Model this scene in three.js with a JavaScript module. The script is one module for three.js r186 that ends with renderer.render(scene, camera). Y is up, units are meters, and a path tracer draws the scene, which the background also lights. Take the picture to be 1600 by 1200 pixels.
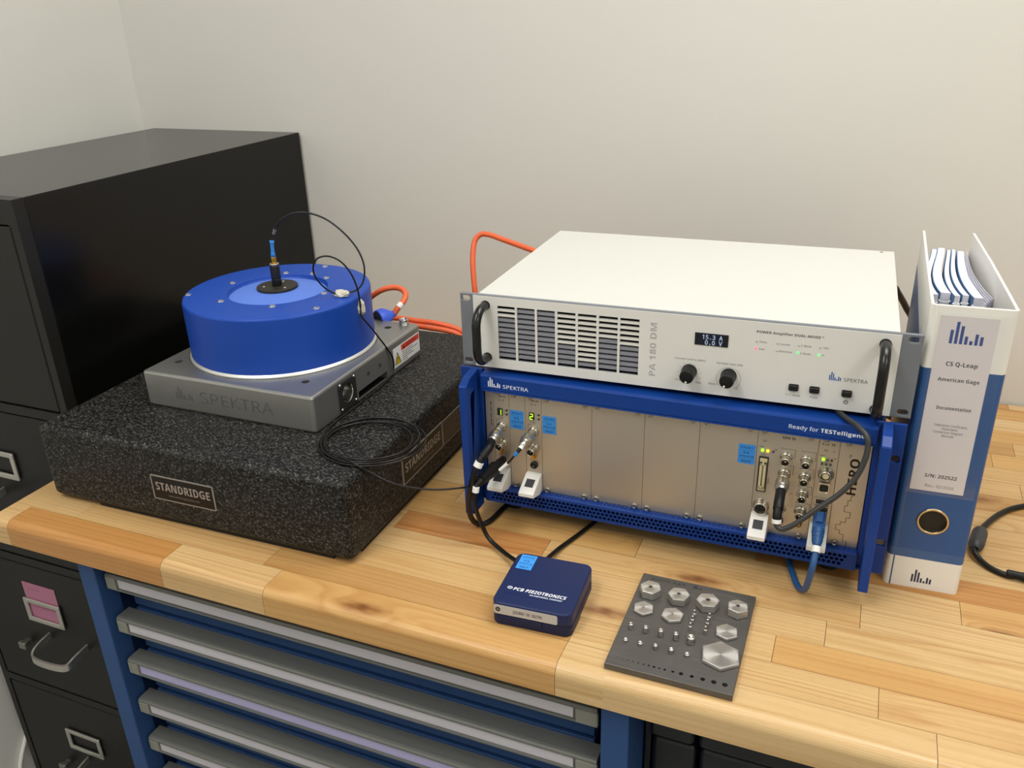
import * as THREE from 'three';
import { RoundedBoxGeometry } from 'three/addons/geometries/RoundedBoxGeometry.js';
import { mergeGeometries } from 'three/addons/utils/BufferGeometryUtils.js';
import { ImprovedNoise } from 'three/addons/math/ImprovedNoise.js';
import { RectAreaLightUniformsLib } from 'three/addons/lights/RectAreaLightUniformsLib.js';
import { FontLoader } from 'three/addons/loaders/FontLoader.js';
import { TextGeometry } from 'three/addons/geometries/TextGeometry.js';
import { Brush, Evaluator, SUBTRACTION } from 'three-bvh-csg';

// ------------------------------------------------------------------ camera, light, exposure
const scene = new THREE.Scene();
scene.background = new THREE.Color(0x0a0a0a);
const camera = new THREE.PerspectiveCamera(48.31, 4 / 3, 0.05, 30);
{
  const yaw = -0.4033, pitch = 0.4184, roll = -0.0317;
  const f = new THREE.Vector3(Math.sin(yaw) * Math.cos(pitch), -Math.sin(pitch), -Math.cos(yaw) * Math.cos(pitch));
  const r = new THREE.Vector3(Math.cos(yaw), 0, Math.sin(yaw));
  const u = new THREE.Vector3().crossVectors(r, f);
  const r2 = r.clone().multiplyScalar(Math.cos(roll)).addScaledVector(u, Math.sin(roll));
  const u2 = r.clone().multiplyScalar(-Math.sin(roll)).addScaledVector(u, Math.cos(roll));
  camera.matrixAutoUpdate = true;
  camera.position.set(0.2477, 0.5881, 1.3894);
  camera.quaternion.setFromRotationMatrix(new THREE.Matrix4().makeBasis(r2, u2, f.clone().negate()));
}
scene.add(camera);
const renderer = new THREE.WebGLRenderer({ antialias: true });
renderer.toneMapping = THREE.LinearToneMapping;
renderer.toneMappingExposure = 0.92;
renderer.shadowMap.enabled = true;
RectAreaLightUniformsLib.init();
// ceiling panels: centre x, z, width (x), depth (z), radiance
const PANELS = [[0.55, 0.42, 1.2, 0.6, 8.2], [-0.55, 1.75, 0.6, 1.2, 9.5], [1.7, 2.0, 0.6, 1.2, 9]];
const CEIL = 1.80, FLOOR = -0.90, XL = -1.152, XR = 2.7, ZB = -0.004, ZF = 3.1;

// ------------------------------------------------------------------ helpers
const V3 = (x, y, z) => new THREE.Vector3(x, y, z);
const noise = new ImprovedNoise();
let seed = 7;
const rnd = () => { seed = (seed * 1664525 + 1013904223) >>> 0; return seed / 4294967296; };
const used = new Map();
function numbered(n) { const k = used.get(n) || 0; used.set(n, k + 1); return k ? n + '_' + String(k).padStart(3, '0') : n; }
function thing(name, label, category, pos = [0, 0, 0], yaw = 0, group) {
  const o = new THREE.Group(); o.name = numbered(name); o.position.set(...pos); o.rotation.y = yaw;
  o.userData = { label, category }; if (group) o.userData.group = group;
  scene.add(o); return o;
}
function part(name, geo, mat, parent, label) {
  const m = new THREE.Mesh(geo, mat); m.castShadow = m.receiveShadow = true;
  if (parent) { parent.userData.kids = 0; const c = parent.userData.names || (parent.userData.names = {}); const k = c[name] || 0; c[name] = k + 1; m.name = k ? name + '_' + String(k).padStart(3, '0') : name; parent.add(m); }
  else { m.name = numbered(name); scene.add(m); }
  if (label) m.userData.label = label;
  return m;
}
function tag(m, label, category, group) { m.userData.label = label; m.userData.category = category; if (group) m.userData.group = group; return m; }
function struct(name, geo, mat) { const m = part(name, geo, mat); m.userData.kind = 'structure'; return m; }
const box = (x0, x1, y0, y1, z0, z1, r = 0, s = 2) => {
  const w = x1 - x0, h = y1 - y0, d = z1 - z0;
  const g = r ? new RoundedBoxGeometry(w, h, d, s, r) : new THREE.BoxGeometry(w, h, d);
  return g.translate((x0 + x1) / 2, (y0 + y1) / 2, (z0 + z1) / 2);
};
const cyl = (axis, x, y, z, r0, r1, len, seg = 24, open = false) => {   // starts at the point and runs along +axis, r0 at the start
  const g = new THREE.CylinderGeometry(r1, r0, len, seg, 1, open).translate(0, len / 2, 0);
  if (axis === 'z') g.rotateX(Math.PI / 2); else if (axis === 'x') g.rotateZ(-Math.PI / 2); else if (axis === '-z') g.rotateX(-Math.PI / 2);
  return g.translate(x, y, z);
};
const lathe = (pts, seg = 48) => new THREE.LatheGeometry(pts.map((p) => new THREE.Vector2(p[0], p[1])), seg);
const latheZ = (pts, x, y, z, seg = 28) => lathe(pts, seg).rotateX(Math.PI / 2).translate(x, y, z);   // axis towards +z
const merge = (l) => mergeGeometries(l.map((g) => { const n = g.index ? g.toNonIndexed() : g; for (const k of Object.keys(n.attributes)) if (!['position', 'normal', 'uv'].includes(k)) n.deleteAttribute(k); return n; }));
function shapeOf(pts, holes = []) { const s = new THREE.Shape(pts.map((p) => new THREE.Vector2(p[0], p[1]))); for (const h of holes) s.holes.push(h instanceof THREE.Path ? h : new THREE.Path(h.map((p) => new THREE.Vector2(p[0], p[1])))); return s; }
const rect = (x0, x1, y0, y1) => [[x0, y0], [x1, y0], [x1, y1], [x0, y1]];
function rrect(x0, x1, y0, y1, r, n = 5) { const o = []; for (const [cx, cy, a] of [[x1 - r, y0 + r, -90], [x1 - r, y1 - r, 0], [x0 + r, y1 - r, 90], [x0 + r, y0 + r, 180]]) for (let i = 0; i <= n; i++) { const t = (a + 90 * i / n) * Math.PI / 180; o.push([cx + r * Math.cos(t), cy + r * Math.sin(t)]); } return o; }
const circ = (cx, cy, r, n = 20, ph = 0) => Array.from({ length: n }, (_, i) => [cx + r * Math.cos(ph + i / n * 2 * Math.PI), cy + r * Math.sin(ph + i / n * 2 * Math.PI)]);
const ext = (pts, depth, holes = [], bevel = 0, bs = 1) => new THREE.ExtrudeGeometry(shapeOf(pts, holes), { depth: depth - 2 * bevel, bevelEnabled: bevel > 0, bevelThickness: bevel, bevelSize: bevel, bevelOffset: -bevel, bevelSegments: bs, curveSegments: 6 }).translate(0, 0, bevel);
const extZ = (pts, z0, z1, holes, bevel) => ext(pts, z1 - z0, holes, bevel).translate(0, 0, z0);
const extU = (vh, u0, u1, holes = [], bevel = 0, bs = 1) => ext(vh.map(([v, h]) => [-v, h]), u1 - u0, holes.map((p) => p.map(([v, h]) => [-v, h])), bevel, bs).rotateY(Math.PI / 2).translate(u0, 0, 0);
const extY = (xz, y0, y1, holes = [], bevel = 0, bs = 1) => ext(xz.map(([x, z]) => [x, -z]), y1 - y0, holes.map((p) => p.map(([x, z]) => [x, -z])), bevel, bs).rotateX(-Math.PI / 2).translate(0, y0, 0);
function uvBy(g, fn) { const p = g.attributes.position, n = g.attributes.normal, a = new Float32Array(p.count * 2); for (let i = 0; i < p.count; i++) { const [u, v] = fn(p.getX(i), p.getY(i), p.getZ(i), n.getX(i), n.getY(i), n.getZ(i)); a[2 * i] = u; a[2 * i + 1] = v; } g.setAttribute('uv', new THREE.BufferAttribute(a, 2)); return g; }
const uvXY = (g, x0, x1, y0, y1) => uvBy(g, (x, y) => [(x - x0) / (x1 - x0), (y - y0) / (y1 - y0)]);
const tri = (g, s) => uvBy(g, (x, y, z, nx, ny, nz) => (Math.abs(ny) > 0.6 ? [x / s, z / s] : Math.abs(nx) > Math.abs(nz) ? [z / s, y / s] : [x / s, y / s]));
function tubeG(pts, r, seg = 0, rs = 10) {
  const c = new THREE.CatmullRomCurve3(pts.map((p) => (p.isVector3 ? p : V3(...p))), false, 'centripetal');
  return new THREE.TubeGeometry(c, seg || Math.max(24, Math.round(c.getLength() / 0.004)), r, rs);
}
function rod(a, b, r0, r1 = r0, seg = 16) {   // cylinder between two points
  const A = V3(...a), B = V3(...b), d = B.clone().sub(A), L = d.length();
  const g = new THREE.CylinderGeometry(r1, r0, L, seg).translate(0, L / 2, 0);
  g.applyQuaternion(new THREE.Quaternion().setFromUnitVectors(V3(0, 1, 0), d.normalize()));
  return g.translate(...a);
}
function latheAlong(pts, a, b, seg = 20) {
  const A = V3(...a), d = V3(...b).sub(A).normalize();
  return lathe(pts, seg).applyQuaternion(new THREE.Quaternion().setFromUnitVectors(V3(0, 1, 0), d)).translate(...a);
}
const hexPts = (r, ph = 0) => circ(0, 0, r, 6, ph);
const clear = () => scene.traverse((o) => { delete o.userData.names; delete o.userData.kids; });

// ------------------------------------------------------------------ textures
const srgb = (t) => { t.colorSpace = THREE.SRGBColorSpace; t.anisotropy = 8; return t; };
function canvasTex(w, h, draw) { const c = document.createElement('canvas'); c.width = w; c.height = h; const g = c.getContext('2d'); draw(g, w, h); return srgb(new THREE.CanvasTexture(c)); }
function dataTex(w, h, fn, isColor = true) {
  const d = new Uint8Array(w * h * 4);
  for (let y = 0; y < h; y++) for (let x = 0; x < w; x++) { const c = fn(x, y), i = 4 * (y * w + x); d[i] = c[0]; d[i + 1] = c[1]; d[i + 2] = c[2]; d[i + 3] = 255; }
  const t = new THREE.DataTexture(d, w, h, THREE.RGBAFormat); t.magFilter = THREE.LinearFilter; t.minFilter = THREE.LinearMipmapLinearFilter; t.generateMipmaps = true;
  t.wrapS = t.wrapT = THREE.RepeatWrapping; t.needsUpdate = true; if (isColor) srgb(t); return t;
}
const FB = 'bold ', FR = '';
function text(g, s, x, y, px, { bold = false, color = '#222', align = 'left', rot = 0, width = 0, family = 'sans-serif', italic = false } = {}) {
  g.save(); g.translate(x, y); g.rotate(rot); g.fillStyle = color; g.textAlign = align; g.textBaseline = 'alphabetic';
  g.font = `${bold ? 'bold ' : ''}${px}px ${family}`;
  if (italic) g.transform(1, 0, -0.18, 1, 0, 0);
  if (width) { const w = g.measureText(s).width; g.scale(width / w, 1); }
  g.fillText(s, 0, 0); g.restore();
}
const LOGO = [0.62, 1, 0.82, 0.37, 0.18, 0.5, 0.4];
function logo(g, x, y, w, h, color) { g.fillStyle = color; const p = w / 6.62; LOGO.forEach((k, i) => g.fillRect(x + i * p, y - h * k, p * 0.62, h * k)); }
function calSticker(g, x, y, w, h, head, c = '#2f86d6') {
  g.fillStyle = c; g.beginPath(); g.roundRect(x, y, w, h, w * 0.06); g.fill();
  g.strokeStyle = '#174f8e'; g.lineWidth = w * 0.015; g.beginPath(); g.moveTo(x + w * .06, y + h * .31); g.lineTo(x + w * .94, y + h * .31); g.moveTo(x + w * .06, y + h * .74); g.lineTo(x + w * .94, y + h * .74); g.stroke();
  const o = { color: '#08264a', align: 'center', bold: true };
  text(g, head.split('').join(' '), x + w / 2, y + h * .22, h * .15, { ...o, width: w * .72 }); text(g, 'D-K-', x + w / 2, y + h * .48, h * .15, o);
  text(g, '15183-01-00', x + w / 2, y + h * .66, h * .13, { ...o, width: w * .86 }); text(g, '2026-01', x + w / 2, y + h * .92, h * .15, { ...o, bold: true, width: w * .62 });
}
// wood: 4 grains, each 0.9 m x 0.14 m
function woodTex(kind) {
  const W = 1024, H = 192, k = kind * 17.3;
  return dataTex(W, H, (x, y) => {
    const X = x / W * 0.9, Y = y / H * 0.14, per = Math.sin(x / W * Math.PI);   // fade so that the ends meet
    let w = noise.noise(X * 3.1 + k, Y * 9, k) * 0.9 + noise.noise(X * 9 + k, Y * 30, k + 5) * 0.22;
    let knot = 0;
    for (const [kx, ky, kr] of [[0.22, 0.05, 0.012], [0.67, 0.10, 0.009]]) if (kind === 1 || kind === 3) {
      const dx = (X - kx) / 3.2, dy = Y - ky, d = Math.sqrt(dx * dx + dy * dy) / kr; w += 2.4 * Math.exp(-d * d * 0.55) * (dy > 0 ? 1 : -1) * 0.5; knot = Math.max(knot, Math.exp(-d * d * 2.2) * (.75 + .5 * noise.noise(X * 60, Y * 160, 5)));
    }
    const f = [150, 62, 95, 44][kind], yy = Y + (w - noise.noise(X * 3.1 + k, Y * 9, k) * .5) * .004;
    const saw = (((Y * f + w * [1.2, 2.2, 1.6, 3.2][kind] + noise.noise(X * .8 + k, Y * 40, 21) * 1.6) % 1) + 1) % 1;
    const ring = (saw < .78 ? Math.pow(saw / .78, 2.2) : (1 - saw) / .22) * Math.max(0, Math.min(1, .55 + .9 * noise.noise(X * 2.1 + k, Y * 28, 33)));
    const streak = Math.max(0, noise.noise(X * 1.6 + k, yy * 210, 17) * 1.1), dark = Math.max(0, noise.noise(X * .9 + k * 3, yy * 55, 41) - .28) * 2.2;
    const fine = noise.noise(X * 12 + k, Y * 700, 3) * 0.5 + 0.5, fleck = Math.max(0, noise.noise(X * 90, Y * 1300 + k, 9) - 0.25);
    const broad = noise.noise(X * 1.7 + k * 2, Y * 16, 11) * 0.5 + 0.5;
    let t = ring * 0.42 + streak * .38 + dark * .55 + fine * 0.20 + broad * 0.34 + fleck * 0.4 - .06; t = Math.max(0, Math.min(1.25, t)) * (0.78 + 0.22 * per);
    const L = [214, 186, 138], D = [172, 128, 76], K = [92, 48, 20];
    return [0, 1, 2].map((i) => { const c = L[i] + (D[i] - L[i]) * t; return c + (K[i] - c) * knot * 0.85; });
  });
}
const WOOD = [0, 1, 2, 3].map(woodTex);
const graniteTex = dataTex(1024, 1024, (x, y) => {
  const a = x / 1024 * 2 * Math.PI, b = y / 1024 * 2 * Math.PI, R = 20;   // 0.3 m tile; cheap tiling is not needed at this size
  const n1 = noise.noise(x / 13, y / 10, 1.3), n2 = noise.noise(x / 7, y / 6, 7.7), n3 = noise.noise(x / 28, y / 24, 3.1), n4 = noise.noise(x / 6, y / 15, 12.4);
  let v = 31 + n1 * 58 + n2 * 46 + n4 * 30 + n3 * 8; if (n2 > 0.3 && n1 > 0.0) v += 14; if (n1 < -0.2) v -= 12;
  v = Math.max(7, Math.min(150, v)); return [v, v * 0.995, v * 0.96];
});
const brushTex = dataTex(512, 512, (x, y) => { const v = 205 + noise.noise(x / 150, y / 1.4, 2) * 26 + noise.noise(x / 60, y / 60, 4) * 12; return [v, v, v]; });
const wallBump = dataTex(512, 512, (x, y) => { const v = 128 + noise.noise(x / 5, y / 5, 1) * 60 + noise.noise(x / 11, y / 11, 8) * 60; return [v, v, v]; }, false);

// ------------------------------------------------------------------ materials
const S = (color, roughness = 0.5, metalness = 0, more = {}) => new THREE.MeshStandardMaterial({ color, roughness, metalness, ...more });
const lin = (r, g, b) => new THREE.Color().setRGB(r, g, b);
const PHM = (color, roughness, specularIntensity, more = {}) => new THREE.MeshPhysicalMaterial({ color, roughness, metalness: 0, specularIntensity, ...more });
const M = {
  wall: S(0xd8d6d0, 0.9, 0, { bumpMap: wallBump, bumpScale: 0.00012 }), wallLeft: S(0xdad9d3, 0.9), ceiling: S(0xe8e6e0, 0.95), floor: S(0x8d8a84, 0.6),
  cabinet: PHM(0x0b0b0a, 0.22, .65), cabinetFront: PHM(0x1c1c1a, 0.4, .6), cabinetDark: S(0x070707, 0.6), chrome: S(0xcfcdc5, 0.36, 0.9), chromeDull: S(0x9a9890, 0.42, 0.9),
  pink: S(0xb0738f, 0.8), granite: PHM(0xffffff, 0.5, .5, { map: graniteTex }), rubber: S(0x0d0c0b, 0.7), blackPlastic: PHM(0x0d0d0e, 0.45, .6), blackGloss: S(0x0b0b0c, 0.28), darkGrey: S(0x303133, 0.5),
  steel: S(0xababa8, 0.4, 0.88), steelDark: S(0x3e3e3d, 0.5, 0.7), engraved: S(0x7f7f7d, 0.5, 0.8), etch: S(0x191817, 0.7, 0), plate: S(0x7f7c79, 0.42, 0.66, { map: brushTex }), turned: new THREE.MeshPhysicalMaterial({ color: 0xbcb9b4, roughness: 0.36, metalness: 0.8, anisotropy: 0.85 }), steelBright: S(0xcfcdc8, 0.22, 1),
  alu: S(0xd8cfbf, 0.4, 0.82), adapter: S(0xaaa7a2, 0.4, 0.62), aluRim: S(0xdcdcd8, 0.35, 0.6), screw: S(0xb7b2a6, 0.3, 1), nickel: S(0xc9c3b6, 0.3, 1), gold: S(0xc79a3c, 0.28, 1),
  shaker: PHM(0x1744a2, 0.42, .6), shakerLight: S(0x5377cf, 0.6), disc: S(0x2e2b25, 0.5, 0.3), sensor: S(0x3b3c3e, 0.35, 0.8), sleeveBlue: S(0x2f7fd0, 0.4), sleeveGrey: S(0x77777a, 0.5),
  cableBlack: PHM(0x0d0d0d, 0.42, .7), cableThin: PHM(0x0b0b0c, 0.36, .8), cableGrey: S(0x2e2e2f, 0.5), cableBlue: S(0x1f4d82, 0.45), orange: S(0xe8683c, 0.42), plugBlue: S(0x3d63e0, 0.45), bandWhite: S(0xe8e8e4, 0.5), putty: S(0xcbc6b6, 0.75),
  ampWhite: S(0xcbcbc6, 0.5), ampFace: S(0xdcdbd5, 0.5), ampGrey: S(0x777b82, 0.42, 0.15), louvreGrey: S(0x8f919b, 0.42, 0.2), chassis: S(0x15171a, 0.6),
  blue: PHM(0x0f3a88, 0.36, .55), blueDeep: PHM(0x0f367c, 0.42, .55), port: S(0x0c0c0d, 0.5), ivory: S(0xc9bd97, 0.45), flap: S(0xe4e2dd, 0.4),
  bench: PHM(0x2b4b7c, 0.5, .6), benchDark: PHM(0x22406e, 0.5, .6), rail: S(0x6b6d69, 0.36, 0.25), strip: S(0xbfbcc4, 0.42), stripViolet: S(0xaaa6cc, 0.42), endCap: S(0x85857c, 0.5),
  blackUnit: S(0x16191d, 0.4), binderWhite: S(0xefede6, 0.4), binderBlue: S(0x26528c, 0.36), paper: S(0xd6d6e2, 0.75), paperBlue: S(0x46709c, 0.6), sheet: S(0xd9d9e6, 0.35), ring: S(0xd6bf95, 0.25, 1), boxBlue: PHM(0x1b2751, 0.42, .55), boxDark: PHM(0x171f40, 0.45, .5),
};
const mapped = (map, roughness = 0.5, metalness = 0, more = {}) => S(0xffffff, roughness, metalness, { map, ...more });

// ------------------------------------------------------------------ room
struct('floor', box(XL - .1, XR + .1, FLOOR - .1, FLOOR, ZB - .1, ZF + .1), M.floor);
struct('ceiling', box(XL - .1, XR + .1, CEIL, CEIL + .1, ZB - .1, ZF + .1), M.ceiling);
struct('wall_back', tri(box(XL - .1, XR + .1, FLOOR, CEIL, ZB - .1, ZB), 0.5), M.wall);
struct('wall_left', box(XL - .1, XL, FLOOR, CEIL, ZB, ZF), M.wallLeft);
struct('wall_right', box(XR, XR + .1, FLOOR, CEIL, ZB, ZF), M.wallLeft);
struct('wall_front', box(XL - .1, XR + .1, FLOOR, CEIL, ZF, ZF + .1), M.wallLeft);
const where = ['above the workbench', 'near the filing cabinet side of the room', 'on the far right of the room'];
PANELS.forEach(([x, z, w, d, L], i) => {
  const t = thing('ceiling_light', `flat white recessed ceiling light panel ${where[i]}`, 'ceiling light', [x, CEIL, z]);
  part('frame', ext(rect(-w / 2 - .03, w / 2 + .03, -d / 2 - .03, d / 2 + .03), .012, [rect(-w / 2, w / 2, -d / 2, d / 2)]).rotateX(Math.PI / 2), M.bandWhite, t);
  part('diffuser', box(-w / 2, w / 2, -.008, -.001, -d / 2, d / 2), new THREE.MeshStandardMaterial({ color: 0xffffff, emissive: 0xfffefa, emissiveIntensity: 1.5, roughness: 0.8 }), t);
  const l = new THREE.RectAreaLight(0xfffefa, L, w, d); l.position.set(0, -.016, 0); l.rotation.x = -Math.PI / 2; l.castShadow = true; l.name = 'ceiling_panel_light'; t.add(l);
});

// ------------------------------------------------------------------ workbench top of glued staves
{
  const t = thing('workbench_top', 'thick butcher-block bench top of glued pale and orange wood staves', 'worktop');
  const ZFR = 0.784, P = 0.0403, X0 = -0.7516, X1 = 1.25, T = 0.038, gap = 0.00025;
  const tints = [[.98, .95, .91], [.95, .88, .78], [.92, .78, .58], [.80, .57, .35], [.80, .55, .37], [.80, .66, .49], [1.0, .99, .98]];
  const mats = {}; const matOf = (g, c) => mats[g + '_' + c] || (mats[g + '_' + c] = S(lin(...tints[c].map((v) => v * 1)), 0.4, 0, { map: WOOD[g] }));
  // joints seen in the photo: row counted from the front edge; [x end, grain, tint] going right
  const known = {
    0: [[-0.722, 0, 0], [-0.469, 2, 3], [-0.322, 0, 0], [0.0245, 1, 2, .467, .169], [0.361, 2, 6], [0.82, 0, 0], [X1, 2, 1]],
    1: [[-0.645, 0, 0], [-0.35, 0, 1], [0.025, 2, 5], [0.314, 0, 0], [0.71, 3, 1], [X1, 0, 0]],
    2: [[-0.5, 2, 1], [-0.03, 2, 1], [0.2175, 1, 0, .1933, .1935], [0.66, 0, 2], [X1, 2, 0]],
    3: [[-0.43, 0, 1], [-0.06, 2, 0], [0.263, 0, 0], [0.68, 3, 0], [X1, 0, 1]],
    4: [[-0.245, 0, 0], [-0.052, 1, 4], [0.2945, 3, 1, .1044, .2464], [0.74, 0, 6], [X1, 1, 0]],
    5: [[-0.36, 2, 1], [0.05, 3, 2], [0.3895, 0, 0], [0.75, 3, 2], [X1, 2, 0]],
    6: [[-0.6, 0, 1], [-0.2, 0, 2], [0.18, 2, 0], [0.6, 0, 3], [X1, 0, 0]],
  };
  for (let k = 0; k < 20; k++) {
    let list = known[k];
    if (!list) { list = []; let x = X0 + .1 + rnd() * .3; while (x < X1 - .15) { list.push([x, Math.floor(rnd() * 4), [0, 0, 1, 1, 2, 6, 5][Math.floor(rnd() * 7)]]); x += .26 + rnd() * .3; } list.push([X1, 0, 1]); }
    let a = X0; const z1 = ZFR - P * k, z0 = Math.max(0, ZFR - P * (k + 1));
    for (const [b, g, c, pu, pv] of list) {
      const ou = pu ?? rnd() * 3, ov = pv ?? rnd(), dy = (rnd() - .5) * .0002;
      let geo;
      if (k === 0) {
        const R = .012, pr = [[z0 + gap, -T], [z1 - .003, -T], [z1, -T + .003]];
        for (let i = 0; i <= 8; i++) { const q = i / 8 * Math.PI / 2; pr.push([z1 - R + R * Math.cos(q), -R + R * Math.sin(q)]); }
        pr.push([z0 + gap, 0]);
        geo = extU(pr, a + gap, b - gap);
        uvBy(geo, (x, y, z, nx) => (Math.abs(nx) > .9 ? [z / .9 + ou, y / .14] : [x / .9 + ou, (z - z0 - y) / .14 + ov]));
      } else {
        geo = box(a + gap, b - gap, -T, dy, z0 + gap, z1 - gap);
        uvBy(geo, (x, y, z) => [x / .9 + ou, (z - z0 - y) / .14 + ov]);
      }
      part('stave', geo, matOf(g, c), t); a = b;
    }
  }
}

// ------------------------------------------------------------------ blue drawer cabinet under the bench
{
  const t = thing('drawer_cabinet', 'blue steel drawer cabinet with grey rail handles under the left of the bench', 'drawer cabinet', [-.271, FLOOR, .40]);
  const w = (x0, x1, y0, y1, z0, z1, r) => box(x0 + .271, x1 + .271, y0 - FLOOR, y1 - FLOOR, z0 - .4, z1 - .4, r);
  const top = -.0385;
  part('post', merge([w(-.637, -.609, FLOOR + .001, top, .735, .765, .002), w(-.637, -.6345, FLOOR + .001, top, .04, .736)]), M.bench, t);
  part('post', merge([w(.066, .095, FLOOR + .001, top, .735, .765, .002), w(.0925, .095, FLOOR + .001, top, .04, .736)]), M.bench, t);
  part('top_rail', w(-.609, .066, top - .020, top, .70, .735), M.benchDark, t);
  part('back_panel', w(-.6345, .0925, FLOOR + .001, top, .035, .04), M.benchDark, t);
  part('base', w(-.6345, .0925, FLOOR + .001, FLOOR + .1, .04, .72), M.benchDark, t);
  for (let k = 0; k < 7; k++) {
    const y = -.0690 - .0707 * k, big = 0;
    const d = part('drawer', w(-.590, .050, y - .0615, y + .0035, .70, .732, .001), M.benchDark, t);
    const prof = [[.732, y], [.7505, y], [.7535, y - .0008], [.7552, y - .0026], [.7555, y - .0048], [.7535, y - .0062], [.7522, y - .0066], [.7522, y - .0212], [.7548, y - .0218], [.7552, y - .0236], [.7500, y - .0246], [.7420, y - .0246], [.7400, y - .0030], [.732, y - .0030]];
    const rel = prof.map(([z, h]) => [z - .4, h - FLOOR]);
    part('handle_rail', extU(rel, -.604 + .271, .0595 + .271), M.rail, d);
    part('label_strip', w(-.586, .033, y - .0205, y - .0072, .7522, .7532), k === 2 ? M.stripViolet : M.strip, d);
    part('end_cap', w(-.605, -.588, y - .0238, y - .0052, .7505, .7556, .0015), M.endCap, d);
    part('end_cap', w(.036, .0605, y - .0238, y - .0052, .7505, .7556, .0015), M.endCap, d);
  }
}
// black drawer unit to its right
{
  const t = thing('drawer_unit', 'black steel drawer unit in the dark under the right of the bench', 'drawer unit', [.40, FLOOR, .40]);
  const w = (x0, x1, y0, y1, z0, z1, r) => box(x0 - .4, x1 - .4, y0 - FLOOR, y1 - FLOOR, z0 - .4, z1 - .4, r);
  part('carcass', merge([w(.098, .70, FLOOR + .001, FLOOR + .08, .06, .70), w(.098, .70, -.0585, -.0385, .06, .70), w(.098, .104, FLOOR + .08, -.0585, .06, .70), w(.694, .70, FLOOR + .08, -.0585, .06, .70), w(.104, .694, FLOOR + .08, -.0585, .06, .066)]), M.blackUnit, t);
  for (const [x0, x1] of [[.106, .153], [.1575, .69]]) {
    const f = part('drawer', w(x0, x1, -.118, -.062, .66, .722, .006), M.blackUnit, t);
    if (x1 > .2) part('pull', w(x0 + .16, x1 - .16, -.10, -.084, .7221, .732, .003), M.darkGrey, f);
    part('drawer', w(x0, x1, -.30, -.135, .66, .705, .006), M.blackUnit, t);
  }
}

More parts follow.
